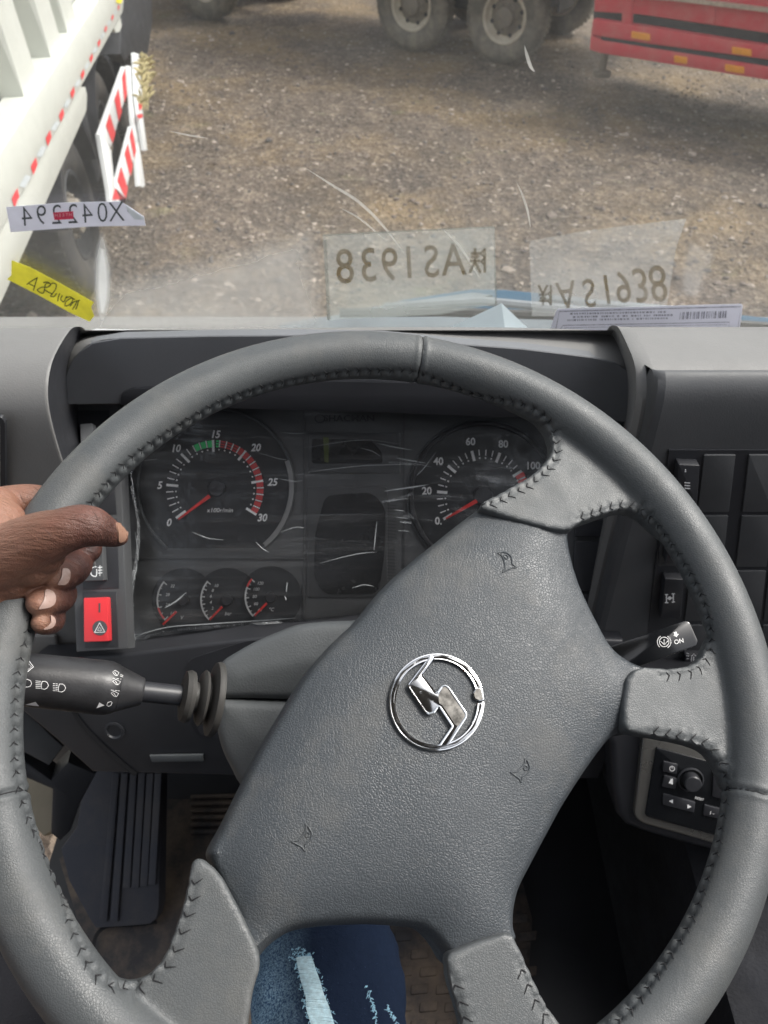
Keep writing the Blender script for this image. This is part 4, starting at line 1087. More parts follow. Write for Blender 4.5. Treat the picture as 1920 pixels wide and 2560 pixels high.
zz6 = lambda x, y: (780 + .6872 * x, 540 + .6872 * y)
b = MB(); P6 = WS.off(.007)
for ch, x, y, h in (("8", 120, 190, 82), ("3", 205, 185, 80), ("9", 283, 182, 78), ("1", 353, 175, 76), ("S", 435, 172, 76), ("A", 515, 165, 76)):
    X, Y = zz6(x, y); b.text(ch, P6, X, Y, h * 1.06, 0, mirror=True, wscale=.80, bold=.004, ang=rad(-3))
def shan(b, X, Y, s, fy=1, pln=P6):     # the province character, mirrored
    for L in ([(12,-22),(12,24)], [(12,-20),(5,-12),(12,-4),(5,4),(11,8)], [(-14,-12),(4,-12)], [(-16,2),(3,2)], [(-6,-22),(-6,2),(-16,24)], [(-6,4),(4,24)], [(-12,-8),(-10,-3)], [(0,-9),(-3,-3)]):
        b.stroke([(X + p[0] * s, Y + p[1] * s * fy) for p in L], pln, 5.0 * s, 0)
X, Y = zz6(605, 160); shan(b, X, Y, 1.35)
b.build('mirrored_number', veil('brown_ink', (.16,.115,.055), .62), p1)
b = MB(); b.stroke([(807,588),(1236,567),(1240,760)], P6, 5, 0); b.stroke([(812,600),(822,800)], P6, 9, 0); b.build('sheet_border', veil('border_ink', (.28,.28,.25), .5), p1)
p2 = sheet_thing('number_sheet', [(1323,603),(1450,580),(1580,563),(1716,547),(1690,620),(1668,760),(1640,790),(1330,790)], veil('paper_reflection', (.68,.69,.68), .20, var=.7, scale=9), .009, 'tilted painted reflection of a paper with the upside-down number AS1938 on the windscreen, above the barcode sheet', 'paper', PG)  # reflection of a paper on the dash, painted as a see-through sheet
b = MB(); P9 = WS.off(.010)
for ch, x, y, h in (("A", 925, 282, 62), ("S", 1008, 275, 64), ("1", 1072, 262, 66), ("9", 1130, 252, 72), ("3", 1195, 245, 78), ("8", 1258, 238, 82)):
    X, Y = zz6(x, y); b.text(ch, P9, X, Y, h * 1.12, 0, flipv=True, wscale=.74, bold=.004, ang=rad(-8))
X, Y = zz6(850, 290); shan(b, X, Y, 1.1, -1, P9)
b.build('upturned_number', veil('reflected_ink', (.17,.125,.06), .55), p2)
p3 = soft_sheet('paper_scrap', [(1716,607),(1780,622),(1793,640),(1765,700),(1747,742),(1700,730)], .005, (.70,.69,.68), .26, .008, 'small pale translucent paper scrap right of the tilted number sheet', 'paper', PG)
# reflections painted as translucent sheets: a milky one, then a white smear
p4 = soft_sheet('misty_reflection', [(215,760),(278,690),(405,656),(520,628),(631,602),(760,556),(796,546),(806,570),(815,700),(826,840),(500,850),(200,850)], .005, (.72,.71,.69), .42, .035, 'broad milky reflection painted as a translucent sheet low on the windscreen, left of the number sheet', 'plastic film', None, 6, .5)
t_s = veil('painted_glare', (.9,.92,.93), .85, soft=.35, scale=40, var=.1)
def ell(cx, cy, rx, ry, n=40): return arcpts(cx, cy, rx, ry, 0, 360 - 360 / n, n)
soft_sheet('painted_glare', [(256,575),(272,620),(282,690),(280,750),(268,795),(254,806),(240,780),(232,720),(233,650),(243,600)], .008, (.92,.94,.95), .95, .009, 'painted reflection, long white drop-shaped smear on the windscreen right of the yellow tape', 'glare')
# windscreen streaks
SG = 'thin pale scratches on the windscreen'
def scratch(pts, wpx, label, mat=None):
    b = MB(); L = smooth_line(pts, 8); n = len(L)
    for i in range(n - 1):
        k = math.sin(math.pi * (i + .5) / n); b.stroke([L[i], L[i + 1]], WS, wpx * max(k, .1), .0045)
    o = b.build('scratch', mat or M['scratch'], None, False); tag(o, label, 'scratch', SG)
M['scratch'] = veil('scratch', (.85,.83,.78), .5)
scratch([(768,415),(830,455),(900,500),(960,560),(1010,625)], 7, 'long curved pale scratch across the middle of the windscreen')
scratch([(850,512),(900,540),(960,590)], 4, 'short faint scratch under the long curved one')
scratch([(1290,448),(1305,480),(1318,520),(1325,560)], 5, 'short upright scratch above the tilted number sheet')
scratch([(1310,105),(1316,130),(1326,160),(1336,172)], 9, 'short bright scratch beside the rear truck wheel')
scratch([(1100,560),(1150,610),(1200,690)], 5, 'faint diagonal scratch across the mirrored number sheet')
scratch([(425,320),(470,330),(520,338)], 4, 'faint level scratch beside the striped guard')
# mirrored sticker strip
z7 = lambda L: [(.2532 * x, 480 + .2532 * y) for x, y in L]
M['paper'] = paper_mat('lilac_white_paper', (.74,.74,.80), tl=.5)
st1 = sheet_thing('number_strip', z7([(60,150),(640,105),(1180,93),(1245,125),(1420,242),(1438,332),(900,340),(105,397)]), M['paper'], .009, 'white paper strip with mirrored number X042294 and small red label on the windscreen', 'sticker')
b = MB(); P11 = WS.off(.0096)
for ch, x, y in (("4", 265, 250), ("9", 410, 238), ("2", 560, 232), ("2", 720, 225), ("4", 862, 220), ("0", 1012, 212), ("X", 1150, 205)):
    X, Y = z7([(x, y)])[0]; b.text(ch, P11, X, Y, 50, 0, mirror=True, wscale=.82, bold=-.010, ang=rad(-3.5))
b.stroke(smooth_line(z7([(1262,150),(1268,190),(1300,215),(1335,200)]), 5), P11, 3.2, 0)
b.build('mirrored_number', M_simple('grey_ink', (.07,.08,.085), .7, var=.1), st1)
b = MB(); b.flat(z7([(525,200),(722,188),(727,262),(540,273)]), P11, .0006); lb = b.build('red_label', M_simple('pink_red_label', (.62,.03,.09), .6, var=.2, vscale=120), st1)
b = MB(); P12 = WS.off(.0106)
for i, x in enumerate((555, 590, 625, 660, 695)): b.text("HEET"[i % 4], P12, *z7([(x, 232 - i * 2)])[0], 8, 0, mirror=True, bold=.01)
b.build('label_print', M_simple('pale_pink_print', (.75,.35,.38), .6), lb)
b = MB(); b.flat(z7([(1245,125),(1420,242),(1425,262),(1330,262),(1270,190)]), P11, .0015); b.build('folded_corner', M_simple('shiny_fold', (.66,.70,.74), .2), st1)
# yellow tape with mirrored handwriting
tp = sheet_thing('yellow_tape', z7([(115,675),(300,745),(600,905),(925,1090),(902,1130),(905,1160),(930,1225),(885,1280),(700,1195),(400,1030),(70,862),(112,822)]), paper_mat('yellow_tape', (.80,.76,.16), .10, 60), .010, 'strip of yellow tape with mirrored handwriting at the lower left of the windscreen', 'tape')
b = MB(); P13 = WS.off(.0108)
HW = [[(262,915),(310,880),(372,846)], [(366,850),(350,905),(330,972)], [(285,905),(348,935)],
      [(425,895),(470,890),(500,915),(470,940),(415,940),(370,965),(385,985),(425,1000),(440,960),(450,910),(490,900)], [(480,930),(520,900),(555,915),(548,960),(520,1000),(500,1030),(535,1030),(560,1000)], [(440,965),(480,990),(520,1010)],
      [(590,1000),(575,1040),(570,1080)], [(615,1020),(600,1060),(630,1085),(650,1045),(665,1030)], [(655,1045),(690,1035),(720,1060),(690,1110),(645,1125),(650,1085),(700,1050),(740,1060)], [(690,1130),(730,1085),(790,1070)], [(760,1080),(740,1120),(715,1160)], [(775,1075),(760,1130),(745,1160)]]
for L in HW: b.stroke(smooth_line(z7(L), 5), P13, 2.6, 0)
b.build('handwriting', M_simple('dark_green_ink', (.03,.05,.03), .6), tp)

# barcode sheet and folded white paper standing behind the dash
DP = Plane(at(1600, 790, .93), (0, -.93, .10))
dc = slab('barcode_sheet', rnd([(1392,772),(1858,760),(1838,900),(1350,905)], 8), DP, .0006, M['paper'], None, bev=.0001)
tag(dc, 'pale lilac printed sheet with a barcode and ruled frame behind the dashboard edge', 'document', PG)
b = MB(); R_ = .0006
b.stroke([(1388,830),(1398,778),(1852,766),(1842,840)], DP, 2.4, R_); b.stroke([(1395,832),(1407,813),(1823,805),(1820,832)], DP, 1.8, R_); b.stroke([(1403,836),(1412,819),(1816,811),(1814,834)], DP, 1.2, R_)
x = 1699
while x < 1818:
    w_ = random.choice((1.5, 2.5, 4)); b.stroke([(x + (0), 798 - (x - 1699) * .03), (x + 2, 780 - (x - 1699) * .03)], DP, w_, R_); x += w_ + random.choice((2, 3, 4))
for row, (y, x0, x1) in enumerate(((784,1425,1660),(792,1432,1676),(800,1418,1664))):
    x = x0
    while x < x1:
        L = random.uniform(2, 7); b.stroke([(x, y - (x - x0) * .02), (x + L, y - (x + L - x0) * .02)], DP, 4.2, R_); x += L + random.uniform(1.5, 3.5) + (6 if random.random() < .12 else 0)
b.build('print', veil('blurred_ink', (.05,.05,.09), .55, scale=200), dc)
b = MB()
TPl = Plane(at(1230, 800, .90), (0, -.9, .3))
a_, b_, c_, d_ = TPl.hit(1254, 758), TPl.hit(1330, 830), TPl.hit(1118, 822), TPl.hit(1215, 840)
mid = TPl.hit(1262, 840) - Vector((0, .03, 0)); lo = Vector((0, 0, -.08))
b.add([a_, b_, mid, c_, b_ + lo, mid + lo, c_ + lo], [(0, 1, 2), (0, 2, 3), (1, 4, 5, 2), (2, 5, 6, 3)])
wp = b.build('folded_paper', paper_mat('white_paper', (.60,.68,.72)), None, False); tag(wp, 'folded white paper peak standing behind the dashboard edge, left of the barcode sheet', 'paper', PG)
b = MB(); b.prism(rnd([(212,830),(240,822),(420,826),(420,842),(212,846)], 3), Plane(at(300, 830, .80), (0, -.7, .7)), .002); o = b.build('paper_strip', M_simple('bright_paper', (.8,.82,.82), .5), None)
tag(o, 'narrow bright white paper edge lying at the left foot of the windscreen', 'paper', PG)

# ==================================================================== COWL AND WIPER OUTSIDE
cw = thing('cowl_panel', at(1250, 790, 1.1), 'blue painted truck cowl panel outside below the windscreen', 'cowl')
CWn = Vector((0, -.35, .95)); CW_ = Plane(at(1180, 720, 1.16), CWn)
M['blue'] = M_simple('blue_paint', (.014,.075,.14), .55, spec=.25, var=.15)
b = MB(); b.prism([(885,772),(1010,742),(1179,716),(1261,717),(1357,726),(1520,748),(1690,764),(2050,800),(2050,950),(700,950),(760,830)], CW_, .25, bev=.01, seg=3); b.build('blue_panel', M['blue'], cw)
b = MB(); P_ = CW_.off(.004)
b.prism([(900,785),(1180,745),(1230,752),(1200,760),(960,792)], CW_, .02, raise_=.014, bev=.003)
b.prism([(1350,748),(1500,764),(1700,780),(1700,792),(1480,776),(1350,762)], CW_, .02, raise_=.014, bev=.003)
b.prism([(700,822),(860,796),(1380,805),(2050,850),(2050,960),(700,960)], CW_, .02, raise_=.012, bev=.003)
b.build('grey_ledge', M_simple('grey_cowl_plastic', (.16,.19,.21), .4), cw)
wi = thing('wiper', at(1100, 780, 1.05), 'black windscreen wiper arm lying along the foot of the windscreen', 'wiper')
b = MB(); WPn = Plane(at(1100, 785, 1.05), CWn)
b.tube([WPn.hit(849, 782), WPn.hit(1100, 780), WPn.hit(1378, 788), WPn.hit(1620, 796), WPn.hit(1930, 818)], .0065, seg=8)
b.build('blade', M['rubber'], wi)
b = MB(); b.tube([WPn.hit(960, 768, .02), WPn.hit(1200, 752, .025), WPn.hit(1500, 780, .02)], .006, seg=8); b.build('arm', M_simple('grey_arm', (.22,.24,.26), .4), wi)

# ==================================================================== GROUND
def ground_mat():
    t = NT('gravelly_dirt'); p = t.pr((.2, .17, .14), .85, 0, .25)
    big = t.noise(.55, 6, .65); mid = t.noise(4.5, 6, .7); fine = t.noise(38, 6, .75)
    c = t.ramp(mid, [(.30, (.030,.023,.019)), (.45, (.088,.069,.055)), (.57, (.150,.118,.092)), (.70, (.26,.208,.150))])
    c = t.mix(t.ramp(big, [(.46, g(0)), (.62, g(.7))]), c, (.27,.185,.085))
    c = t.mix(t.ramp(t.noise(1.7, 4, .6, sc=(1, 1.3, 1)), [(.62, g(0)), (.72, g(.5))]), c, (.17,.19,.07))
    c = t.mix(t.ramp(t.noise(.9, 3, .5, sc=(1.4, .7, 1)), [(.50, g(0)), (.64, g(.75))]), c, (.050,.042,.038))
    vd = t.n('TexVoronoi'); vd.inputs['Scale'].default_value = 30; t.l(t.tc, vd.inputs['Vector'])
    cc = t.ramp(vd.outputs['Color'], [(.2, (.06,.045,.035)), (.55, (.16,.125,.095)), (.80, (.36,.29,.22)), (.95, (.62,.54,.44))])
    c = t.mix(.30, c, cc); c = t.mix(t.ramp(fine, [(.35, g(.45)), (.55, g(0))]), c, (.07,.058,.05))
    t.l(c, p.inputs['Base Color'])
    b1 = t.bump(vd.outputs['Distance'], .8, .02); b2 = t.bump(mid, .6, .06, b1); t.l(t.bump(fine, .7, .012, b2), p.inputs['Normal'])
    return t.mat
nx, ny = 130, 150; V = []; F = []
for j in range(ny + 1):
    for i in range(nx + 1):
        u = i / nx * 2 - 1; x = 9 * u + 900 * (u ** 9); y0 = j / ny; y = -4 + 22 * y0 + 900 * y0 ** 14
        h = noise.fractal(Vector((x * .35, y * .35, 0)), 1, 2, 4) * .035 + noise.noise(Vector((x * 2.2, y * 2.2, 3))) * .012 if abs(x) < 25 and y < 30 else 0
        V.append((x, y, h - .02))
for j in range(ny):
    for i in range(nx): a = j * (nx + 1) + i; F.append((a, a + 1, a + nx + 2, a + nx + 1))
go = link('ground', mesh_from(V, F), ground_mat()); go['kind'] = 'structure'
def stones():
    base = []
    for k in range(4):
        bm = bmesh.new(); bmesh.ops.create_icosphere(bm, subdivisions=1, radius=1)
        for v in bm.verts: v.co *= random.uniform(.7, 1.2)
        bm.verts.index_update(); base.append(([v.co.copy() for v in bm.verts], [[v.index for v in f.verts] for f in bm.faces])); bm.free()
    V = []; F = []; Mi = []
    for _ in range(8500):
        y = random.uniform(1.3, 13); x = random.uniform(-.30 * y - 1.6, .62 * y + .8)
        s = random.choice((.009, .014, .021)) * random.uniform(.7, 1.5) * (1.9 if random.random() < .03 else 1)
        if y < 3: s *= .8
        vs, fs = random.choice(base); a = random.uniform(0, 6.28); c, q = math.cos(a), math.sin(a); e = random.uniform(.6, 1.3); bse = len(V)
        for v in vs: V.append((x + (v.x * c - v.y * q) * s * e, y + (v.x * q + v.y * c) * s, v.z * s * .6 + .002 + noise.fractal(Vector((x * .35, y * .35, 0)), 1, 2, 4) * .035 - .02))
        F.extend(tuple(i + bse for i in f) for f in fs); Mi.extend([random.choice((0, 0, 1, 1, 1, 2))] * len(fs))
    o = link('gravel', mesh_from(V, F), [M_simple('pale_stone', (.34,.285,.235), .8), M_simple('brown_stone', (.15,.12,.10), .85), M_simple('dark_stone', (.09,.08,.075), .8)], None, False)
    o.data.polygons.foreach_set('material_index', Mi); tag(o, 'loose pale and brown stones scattered over the dirt yard', 'gravel', kind='stuff')
stones()

# ==================================================================== TRUCKS IN THE YARD
M['tyre'] = dusty('dusty_tyre', (.13,.12,.10), (.34,.29,.22), .8, 6)
M['tyre_dark'] = dusty('dark_dusty_tyre', (.028,.028,.03), (.13,.11,.09), .6, 6)
M['rimp'] = dusty('dusty_rim', (.60,.54,.43), (.40,.33,.24), .7, 8)
M['hub'] = dusty('dirty_hub', (.20,.18,.15), (.30,.25,.18), .8, 20)
M['chas'] = M_simple('dark_chassis', (.022,.023,.027), .6, var=.5, vscale=6)
def wheel_parts(c, ax, parent, R=.52, W=.28, mt='tyre', mr='rimp'):
    ax = Vector(ax).normalized(); T = thing
    b = MB(); prof = [(.27, W * .32), (.30, W * .46), (.36, W * .52), (.44, W * .53), (.49, W * .48), (.512, W * .40), (R, W * .30), (R, -W * .30), (.512, -W * .4), (.49, -W * .5), (.44, -W * .53), (.30, -W * .46), (.27, -W * .3)]
    b.lathe(prof, c, ax, 56)
    u = ax.orthogonal().normalized(); v = ax.cross(u)
    for i in range(52):
        a = 2 * math.pi * i / 52
        d = u * math.cos(a) + v * math.sin(a)
        rot = Matrix((d, ax, d.cross(ax))).transposed()
        for s_ in (-1, 1): b.box(c + d * (R + .001) + ax * s_ * W * .27, (.018, W * .22, .034), rot=rot)
    ty = b.build('tyre', M[mt], parent)
    b = MB(); b.lathe([(.285, W * .34), (.292, W * .44), (.282, W * .47), (.262, W * .44), (.250, W * .30), (.235, W * .16), (.20, W * .10)], c, ax, 48); b.build('rim', M[mr], ty)
    b = MB(); b.lathe([(.24, W * .12), (.20, W * .12), (.165, W * .20), (.15, W * .26), (.125, W * .27), (.115, W * .30), (.11, W * .48), (.09, W * .52), (0, W * .53)], c, ax, 36)
    for i in range(10):
        a = 2 * math.pi * i / 10; b.lathe([(.014, W * .2), (.014, W * .36), (0, W * .37)], c + (u * math.cos(a) + v * math.sin(a)) * .138, ax, 8)
    hb = b.build('hub', M['hub'], ty)
    b = MB()
    for i in range(8):
        a = 2 * math.pi * (i + .5) / 8; b.lathe([(0, W * .165), (.026, W * .165), (.027, W * .14)], c + (u * math.cos(a) + v * math.sin(a)) * .205, ax, 12)
    b.build('hand_holes', M['chas'], ty)
# middle truck: rear tandem and front wheel
dirv = Vector((3.04, -1.80, 0)).normalized(); side = Vector((dirv.y, -dirv.x, 0))   # points towards the camera
if side.dot(Vector((0, -1, 0))) < 0: side = -side
tk = thing('dump_truck', Vector((.34, 11.9, 0)), 'dirty dump truck with dusty tandem wheels parked across the far side of the yard', 'truck')
base = Vector((.34, 11.72, .50))
for s_ in (-3.52, 0, 1.32):
    for k in (0, -1.85):
        c = base + dirv * s_ + side * (k - .14) ; wheel_parts(c, side * (1 if k == 0 else 1), tk)
rz = math.atan2(dirv.y, dirv.x)
b = MB()
for k in (-.55, -1.35): b.box(base + dirv * -1.6 + side * k + Vector((0, 0, .42)), (8.2, .09, .28), rz, bev=.01)
b.box(base + dirv * .66 + side * -1.0 + Vector((0, 0, .1)), (.5, 1.2, .3), rz, bev=.04)
b.box(base + dirv * 1.32 + side * -1.0 + Vector((0, 0, .0)), (.22, 1.5, .22), rz, bev=.04); b.box(base + side * -1.0, (.22, 1.5, .22), rz, bev=.04)
b.build('chassis', M['chas'], tk)
b = MB(); b.box(base + dirv * -1.75 + side * -.22 + Vector((0, 0, .30)), (1.15, .45, .62), rz, bev=.08); ta = b.build('fuel_tank', dusty('dirty_white_paint', (.50,.48,.45), (.33,.28,.22), .8, 5), tk)
b = MB(); b.box(base + dirv * -1.36 + side * .012 + Vector((0, 0, .30)), (.05, .02, .55), rz); b.build('red_stripe', M['redbtn'], ta)
b = MB(); b.box(base + dirv * .66 + side * -.95 + Vector((0, 0, 1.35)), (5.0, 2.3, 1.5), rz, bev=.03); b.box(base + dirv * -4.1 + side * -.95 + Vector((0, 0, 1.4)), (2.0, 2.3, 2.4), rz, bev=.1)
b.build('body', dusty('weathered_paint', (.30,.10,.08), (.30,.25,.2), .5, 3), tk)
b = MB(); b.box(base + dirv * 2.02 + side * -.22 + Vector((0, 0, .38)), (.03, .52, .50), rz, bev=.008); b.box(base + dirv * -2.62 + side * -.2 + Vector((0, 0, .36)), (.28, .4, .42), rz, bev=.03); b.build('mud_flap', M['chas'], tk)
# red trailer
V1 = Plane((2.17, 9.2, .55), Vector((-1.0, -1.5, 0)))
z2 = lambda L: [(960 + .5787 * x, .5787 * y) for x, y in L]
tr = thing('red_trailer', Vector((2.9, 8.9, 0)), 'red flatbed trailer with orange side reflectors at the right of the yard', 'trailer')
M['redp'] = dusty('worn_red_paint', (.60,.06,.075), (.50,.25,.20), .45, 5)
b = MB()
b.prism(z2([(903,84),(1150,118),(1659,200),(2300,300),(2300,350),(1659,258),(1150,190),(940,158),(893,150)]), V1, .10, bev=.008)
b.prism(z2([(893,150),(945,176),(1150,208),(1659,288),(2300,380),(2300,455),(1659,347),(1150,264),(932,229),(888,215)]), V1, .10, bev=.008)
b.build('side_rails', M['redp'], tr)
b = MB(); b.prism(z2([(912,-260),(908,50),(1100,62),(1659,143),(2300,240),(2300,-260)]), V1.off(-.05), .10, bev=.008)
for x in (1040, 1400, 1760): b.prism(z2([(x,-200),(x+42,-200),(x+28,106),(x-14,100)]), V1.off(-.03), .05, bev=.006)
b.build('side_board', M['redp'], tr)
b = MB(); b.prism(z2([(905,45),(1659,135),(2300,230),(2300,330),(1659,215),(905,95)]), V1.off(-.12), .04); b.prism(z2([(938,158),(1659,262),(2300,350),(2300,385),(1659,290),(938,180)]), V1.off(-.015), .05); b.box(V1.p + Vector((1.5, -1.0, 0)).normalized() * 2.3 - V1.n * .95 + Vector((0, 0, .28)), (4.2, 1.5, .5), math.atan2(-1, 1.5)); b.build('chassis', M['chas'], tr)
b = MB(); b.prism(z2([(1060,-30),(1250,-16),(1659,36),(2300,120),(2300,140),(1659,52),(1250,2),(1060,-12)]), V1, .09, raise_=.02); b.build('wooden_edge', M_simple('weathered_wood', (.42,.33,.25), .8, var=.3, vscale=30), tr)
for (x, y, w_) in ((1110,155,80),(1546,222,84),(1282,257,56),(1515,297,82)):
    b = MB(); sl = .155; b.prism(rnd(z2([(x-w_/2,y-15-sl*w_/2),(x+w_/2,y-15+sl*w_/2),(x+w_/2,y+15+sl*w_/2),(x-w_/2,y+15-sl*w_/2)]), 3), V1, .012, raise_=.012, bev=.003)
    b.build('reflector', M['orange'] if 'orange' in M else M.setdefault('orange', M_simple('orange_reflector', (.85,.33,.02), .3, var=.15, vscale=60)), tr)
b = MB(); b.lathe([(.10, 0), (.10, .05), (.04, .06), (.04, .5)], V1.hit(1510, 152, -.4) * 1.0 + Vector((0, .0, -.15)), (0, 0, 1), 16); b.build('support_foot', M['hub'], tr)
V = [base + dirv * .0]
# white dump truck on the left
P0 = Vector((-1.62, 3.38, 0)); P1 = Vector((-2.10, 7.15, 0)); dv = (P1 - P0).normalized(); nv = Vector((dv.y, -dv.x, 0))
V2 = Plane(P0, nv); nv = V2.n
z5 = lambda L: [(.2411 * x, .2411 * y) for x, y in L]
wt = thing('white_dump_truck', P0 + dv * 2 - nv * 1.2, 'white ribbed dump truck with red reflective tape parked close on the left', 'truck')
M['whitep'] = M_simple('white_paint', (.52,.53,.49), .4, var=.04)
b = MB(); b.prism(z5([(-1400,3900),(0,1590),(1020,0),(1400,-600),(1560,-600),(1290,-20),(1275,130),(870,862),(0,2430),(-1100,4400)]), V2, .16, bev=.012); b.build('bottom_rail', M['whitep'], wt)
b = MB(); b.prism(z5([(-1400,4800),(-900,3900),(0,2420),(815,905),(885,900),(905,985),(898,1150),(500,2050),(0,3169),(-700,4700)]), V2.off(-.03), .02, bev=.004); b.prism(z5([(1180,290),(1250,180),(1262,270),(1240,330),(1200,340)]), V2.off(-.03), .03); b.build('skirt_panel', M['whitep'], wt)
# body side with ribs
b = MB(); s0, s1, zt = -3.0, 8.0, 3.1
zr = (V2.hit(*z5([(480, 870)])[0])).z
b.box(P0 + dv * 2.0 - nv * 1.28 + Vector((0, 0, (zr + zt) / 2)), (9.2, 2.2, zt - zr), math.atan2(dv.y, dv.x)); b.build('box_body', M['whitep'], wt)
b = MB()
for px_, py_ in ((90, 1440), (430, 905), (680, 515), (835, 262)):
    q = V2.hit(*z5([(px_, py_)])[0]); s = (q - P0).dot(dv)
    for ds in (0,):
        c = P0 + dv * (s + .04)
        w_ = .17; zz0, zz1 = zr + .16, zt
        vs = [c - dv * w_ - nv * .26 + Vector((0,0,zr)), c + dv * w_ - nv * .26 + Vector((0,0,zr)), c + dv * w_ - nv * .06 + Vector((0,0,zr-.0)), c - dv * w_ - nv * .06 + Vector((0,0,zr-.0)),
              c - dv * w_ - nv * .26 + Vector((0,0,zt)), c + dv * w_ - nv * .26 + Vector((0,0,zt)), c + dv * w_ * .6 - nv * .12 + Vector((0,0,zt)), c - dv * w_ * .6 - nv * .12 + Vector((0,0,zt))]
        b.add(vs, [(0,1,2,3),(4,7,6,5),(0,4,5,1),(1,5,6,2),(2,6,7,3),(3,7,4,0)])
b.build('ribs', M['whitep'], wt, False)
b = MB(); rm = [(150,2050,74,118),(345,1720,66,106),(495,1430,58,96),(630,1190,50,84),(745,960,44,76),(850,770,38,66),(940,600,34,58),(1020,445,30,50),(1090,300,26,44),(1160,180,24,40),(1225,75,20,34)]
for (x, y, w_, h_) in rm: b.flat(z5([(x-w_*.5,y+h_*.05),(x+w_*.28,y-h_*.85),(x+w_*.55,y-h_*.1),(x-w_*.1,y+h_*.9)]), V2, .004)
b.build('red_tape', M['redbtn'], wt)
b = MB()
for a_, c_ in zip(rm[:-1], rm[1:]):
    f = lambda k: (a_[0] + (c_[0] - a_[0]) * k, a_[1] + (c_[1] - a_[1]) * k)
    (x0, y0), (x1, y1) = f(.36), f(.72); w_ = (a_[2] + c_[2]) / 2 * .42
    b.flat(z5([(x0-w_,y0),(x1-w_,y1),(x1+w_,y1+w_*.6),(x0+w_,y0+w_*.6)]), V2, .003)
b.build('grey_tape', M_simple('silver_tape', (.52,.56,.58), .3, var=.05), wt)
b = MB(); b.flat(z5([(1190,-200),(1330,-200),(1250,35),(1200,30)]), V2, .005); b.build('yellow_tape', M_simple('yellow_reflector', (.85,.68,.03), .4), wt)
for s in (1.85, 3.35, 4.75): 
    wheel_parts(P0 + dv * s - nv * .36 + Vector((0, 0, .51)), nv, wt, mt='tyre_dark', mr='chas')
b = MB()
b.box(P0 + dv * 3 - nv * .9 + Vector((0, 0, .95)), (9, .5, .35), math.atan2(dv.y, dv.x), bev=.02)
b.box(P0 + dv * 3 - nv * 1.5 + Vector((0, 0, .62)), (9, .9, .9), math.atan2(dv.y, dv.x), bev=.02)
for s in (2.6, 4.05, 5.4): b.box(P0 + dv * s - nv * .45 + Vector((0, 0, .72)), (.18, .5, .5), math.atan2(dv.y, dv.x), bev=.03)
b.prism(z5([(1310,-500),(1560,-500),(1585,250),(1530,600),(1480,600),(1390,540),(1300,640),(1250,560),(1262,200)]), V2.off(-.1), .35, bev=.02)
b.build('chassis', M['chas'], wt)
b = MB()
for s in (1.85, 3.35, 4.75):
    c = P0 + dv * s - nv * .36 + Vector((0, 0, .51)); pts = []
    for k in range(13):
        a = rad(15 + 150 * k / 12); pts.append(c + dv * math.cos(a) * .62 + Vector((0, 0, math.sin(a) * .60)))
    V = []; F = []
    for p in pts: V += [p - nv * .2, p + nv * .2]
    for k in range(12): F.append((2*k, 2*k+1, 2*k+3, 2*k+2))
    b.add(V, F)
b.build('mudguards', M_simple('black_mudguard', (.035,.035,.04), .45, var=.3), wt)
# striped guard frames
def guard(off, frames, reds, label):
    P = V2.off(off); t = thing('striped_guard', P.hit(290, 430), label, 'guard frame', 'red and white striped guard frames')
    b = MB()
    for f in frames: b.prism(z5(f), P, .03, bev=.004)
    b.build('frame', M_simple('white_guard_paint', (.68,.69,.69), .45, var=.06), t)
    b = MB()
    for r in reds: b.flat(z5(r), P, .003)
    b.build('red_stripes', M['redbtn'], t)
def stripes(La, Lb, Ra, Rb, ts, sk=.10):
    o = []
    f = lambda a, b_, t: (a[0] + (b_[0] - a[0]) * t, a[1] + (b_[1] - a[1]) * t)
    for t0, t1 in ts: o.append([f(La, Lb, t0), f(La, Lb, t1), f(Ra, Rb, min(1, t1 - sk)), f(Ra, Rb, max(0, t0 - sk))])
    return o
guard(-.02, [[(1040,1400),(1290,690),(1345,690),(1330,900),(1155,1520)], [(1035,1395),(1100,1440),(1155,1560),(1225,2300),(1165,2300),(1140,2000)],
             [(1340,680),(1362,690),(1400,1000),(1440,1480),(1405,1500),(1375,1200)], [(1405,1480),(1440,1460),(1505,1920),(1490,1945),(1440,1930)],
             [(1365,1310),(1420,1480),(1290,2080),(1230,2300),(1180,2300),(1210,1900)]],
      stripes((1060,1400),(1295,700),(1160,1500),(1332,905),((.14,.32),(.52,.70),(.86,1.0)), .12) + stripes((1205,1900),(1365,1320),(1300,2060),(1425,1490),((-.3,-.08),(.05,.30),(.52,.72),(.84,1.0)), .12),
      'larger red and white striped guard frame beside the white truck wheels')
guard(.02, [[(1395,545),(1440,560),(1470,900),(1485,1200),(1450,1240),(1420,1000)], [(1440,1200),(1480,1180),(1530,1560),(1500,1560)]],
      [[(1432,1060),(1472,1040),(1476,1110),(1440,1150)], [(1410,1190),(1470,1180),(1480,1215),(1440,1230)]], 'narrow striped guard post standing right of the larger striped frame')
# dry weeds by the guard
b = MB()
for _ in range(90):
    p = V2.hit(random.uniform(352, 376), random.uniform(150, 265), .25); d = Vector((random.uniform(-1, 1), random.uniform(-1, 1), random.uniform(.1, 1))).normalized()
    b.tube([p, p + d * .04, p + d * .07 + Vector((0, 0, -.01))], [.006, .009, .001], seg=4)
for x in (356, 362, 368): b.tube([V2.hit(x, 150, .25), V2.hit(x + 2, 210, .25), V2.hit(x, 275, .25)], .004, seg=5)
o = b.build('dry_weed', M_simple('dry_straw', (.40,.34,.17), .8, var=.3, vscale=20)); tag(o, 'dry yellow weed growing beside the striped guard post', 'weed')

